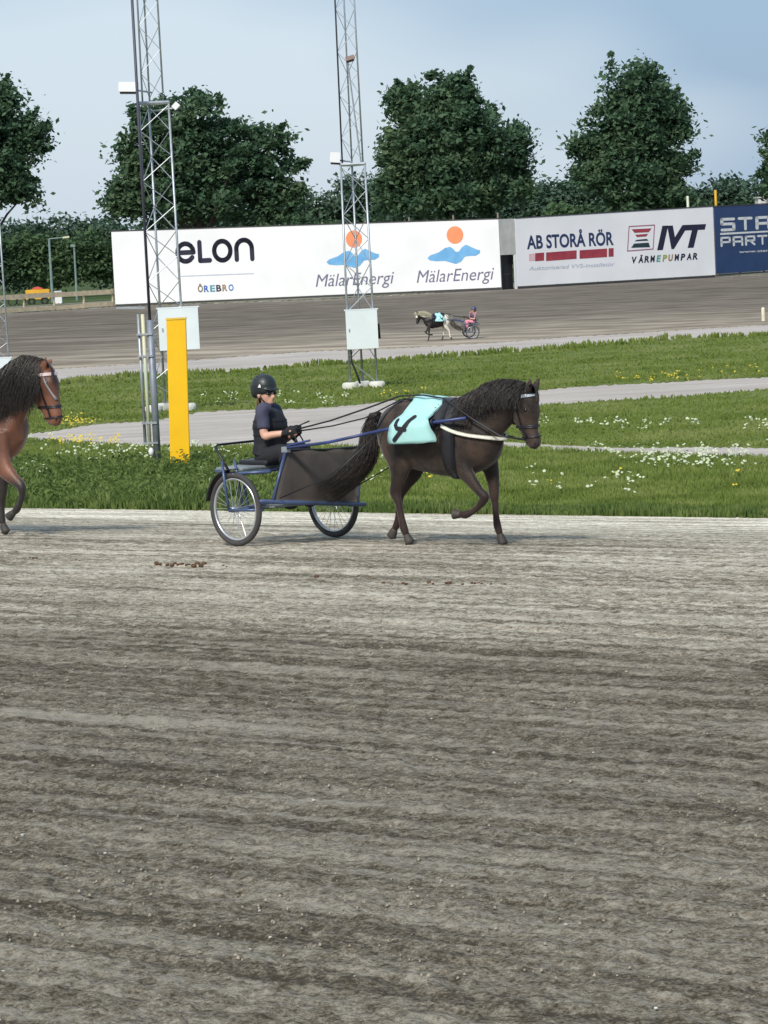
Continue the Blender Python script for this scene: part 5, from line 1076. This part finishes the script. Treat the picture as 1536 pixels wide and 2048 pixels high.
# traces under the pony's tail towards the cart
# ------------------------------------------------------------------ far rig: a pinto pony trotting the other way
def tree_copy(o, parent=None):
    c = o.copy(); COL.objects.link(c); c.parent = parent
    for ch in o.children: tree_copy(ch, c)
    return c
def recolor(o, table):
    for ch in [o] + list(o.children_recursive):
        if ch.type == 'MESH' and ch.name.split('.')[0] in table:
            ch.material_slots[0].link = 'OBJECT'; ch.material_slots[0].material = table[ch.name.split('.')[0]]
far_o = onz(872, 681, ZE + .006); sc_ = .70
MF = Matrix.Translation(far_o) @ Matrix.Rotation(R(180 + 16), 4, 'Z') @ Matrix.Scale(sc_, 4) @ G1.I
def far_copy(o, label):
    c = tree_copy(o); c.matrix_basis = MF @ o.matrix_basis; c['label'] = label; return c
bpy.context.view_layer.update()
pf = far_copy(pony1, 'small black and white pinto pony with blond mane on the far track')
cf = far_copy(cart, 'small cart on the far track behind the pinto pony')
df = far_copy(child, 'driver in pink trousers on the far track cart'); rf = far_copy(rn, 'thin reins of the pinto pony on the far track')
M_pinto, pn, pl_, pb = new_mat('pinto_coat'); pb.inputs['Roughness'].default_value = .6
tcp = pn.new('ShaderNodeTexCoord'); nz = pn.new('ShaderNodeTexNoise'); nz.inputs['Scale'].default_value = 2.4; nz.inputs['Detail'].default_value = 1; crp = pn.new('ShaderNodeValToRGB'); crp.color_ramp.interpolation = 'CONSTANT'
sep = pn.new('ShaderNodeSeparateXYZ'); pl_.new(tcp.outputs['Object'], sep.inputs[0])
mr1 = pn.new('ShaderNodeMapRange'); mr1.inputs['From Min'].default_value = -.28; mr1.inputs['From Max'].default_value = -.42; pl_.new(sep.outputs[0], mr1.inputs['Value'])      # white rump and hind legs
ad = pn.new('ShaderNodeMath'); ad.operation = 'MULTIPLY_ADD'; ad.inputs[1].default_value = .40; pl_.new(mr1.outputs[0], ad.inputs[0]); pl_.new(nz.outputs[0], ad.inputs[2])
pl_.new(tcp.outputs['Object'], nz.inputs['Vector']); pl_.new(ad.outputs[0], crp.inputs[0]); e = crp.color_ramp.elements; e[0].color = (.02, .017, .016, 1); e[1].position = .66; e[1].color = (.72, .68, .58, 1); pl_.new(crp.outputs[0], pb.inputs['Base Color'])
recolor(pf, {'body': M_pinto, 'mane': mat('blond_mane', (.55, .52, .38), (.4, .37, .26), 30, .6), 'tail': mat('blond_tail', (.5, .46, .36), (.12, .10, .09), 8, .6), 'saddle_cloth': mat('aqua_cloth_light', (.40, .74, .76), None, 5, .7), 'breast_collar': M_leather})
recolor(df, {'trousers': mat('pink_trousers', (.80, .30, .38), None, 6, .8), 'shirt': mat('dusky_pink_shirt', (.40, .20, .22), None, 6, .8), 'vest': mat('purple_vest', (.10, .07, .14), None, 6, .8), 'helmet': mat('helmet_indigo', (.05, .05, .12), None, 6, .4)})
recolor(cf, {'front_screen': mat('grey_screen', (.15, .15, .16), None, 6, .9)})

# ------------------------------------------------------------------ droppings, stones
M_dung = mat('dung', (.13, .062, .028), (.06, .032, .018), 30, .85, .004, 80)
def pile(label, spots, r):
    c0 = ground(*spots[0]); t = thing('horse_droppings', label, 'droppings', c0, 0, 'horse droppings on the sand')
    for x, y in spots:
        p = ground(x, y); k = r * random.uniform(.7, 1.2); b = MB(); b.ball((0, 0, 0), k, k * .85, k * .7, n=9, m=6)
        b.v = [p + Vector((0, 0, k * .45)) + v * random.uniform(.85, 1.12) for v in b.v]; build(b, 'dropping', M_dung, t, True)
pile('longest heap of brown droppings on the sand, in front of the cart wheels', [(313, 1129), (320, 1130)] + [(336 + i * 7.2 + random.uniform(-2, 2), 1131 + random.uniform(-2, 3)) for i in range(11)], .019)
pile('flattened dark dropping on the sand, leftmost', [(60, 1116), (66, 1117), (73, 1117)], .012)
pile('tiny dark dropping on the sand below the bay pony, second from left', [(152, 1122), (159, 1122)], .010)
pile('small dropping just right of the longest brown heap', [(447, 1133), (453, 1134)], .011)
pile('single dropping on the sand below the gap between the cart wheels', [(633, 1155)], .016)
pile('scattered row of brown droppings on the sand below the trotting pony', [(767, 1168), (783, 1170), (806, 1168), (812, 1170), (858, 1167), (866, 1169), (893, 1168), (900, 1167), (925, 1170), (944, 1167), (950, 1168), (957, 1168), (963, 1169), (982, 1170), (1003, 1170), (1010, 1171)], .013)
M_stone = mat('pale_stone', (.52, .51, .47), (.36, .35, .32), 20, .9)
b = MB(); rr = random.Random(9)
for _ in range(90):
    x, y = rr.uniform(-50, 1590), 1100 + 948 * rr.random() ** .8; p = ground(x, y); k = rr.choice((.003, .004, .006, .009)) * rr.uniform(.6, 1.1)
    o_ = len(b.v); b.ball((0, 0, 0), k, k * .8, k * .6, n=6, m=4)
    for i in range(o_, len(b.v)): b.v[i] = b.v[i] * rr.uniform(.8, 1.2) + p + Vector((0, 0, k * .5))
build(b, 'small_stones', M_stone, kind='stuff')
# clods thrown up by the harrow, over the near sand
P = []; n = 1500
x = rng.uniform(-80, 1620, n); y = 1120 + 1000 * rng.random(n) ** .75
D = np.array(fw)[None] * F + np.array(rt)[None] * (x - W0 / 2)[:, None] - np.array(up)[None] * (y - H0 / 2)[:, None]
Pz = np.array(C0)[None] + D * ((.05 - CAMZ) / D[:, 2])[:, None]
sd2 = np.maximum((Pz[:, 0] - E1.x) * EN.x + (Pz[:, 1] - E1.y) * EN.y, 0); td2 = (Pz[:, 0] - E1.x) * ET.x + (Pz[:, 1] - E1.y) * ET.y
keep = rng.random(n) < .15 + 1.2 * np.clip(vnoise(td2 * .5, sd2 * 2.5, 21) - .45, 0, 1) * 2; Pz = Pz[keep]; sd2 = sd2[keep]; n = len(Pz)
Pz[:, 2] = ZE + .065 * np.where(sd2 < 5, sd2, 5 + 3 * (1 - np.exp(-(sd2 - 5) / 5))) + .006
base = np.array([(1, 0, 0), (-.5, .87, 0), (-.5, -.87, 0), (0, 0, .9), (0, 0, -.6)])
fs = np.array([(0, 1, 3), (1, 2, 3), (2, 0, 3), (1, 0, 4), (2, 1, 4), (0, 2, 4)])
sz = (.004 + .008 * rng.random(n) ** 2.5)[:, None, None]; jig = 1 + .5 * (rng.random((n, 5, 3)) - .5); ang = rng.uniform(0, 6.28, n); ca, sa = np.cos(ang)[:, None], np.sin(ang)[:, None]
v = base[None] * jig; vx = v[..., 0] * ca - v[..., 1] * sa; vy = v[..., 0] * sa + v[..., 1] * ca; v = np.stack([vx, vy, v[..., 2]], -1) * sz + Pz[:, None]
put('sand_clods', mesh_np('sand_clods', v.reshape(-1, 3), (np.arange(n)[:, None, None] * 5 + fs[None]).reshape(-1, 3), 3), mat('clod_sand', (.34, .30, .23), (.24, .21, .16), 3, .95), kind='stuff')
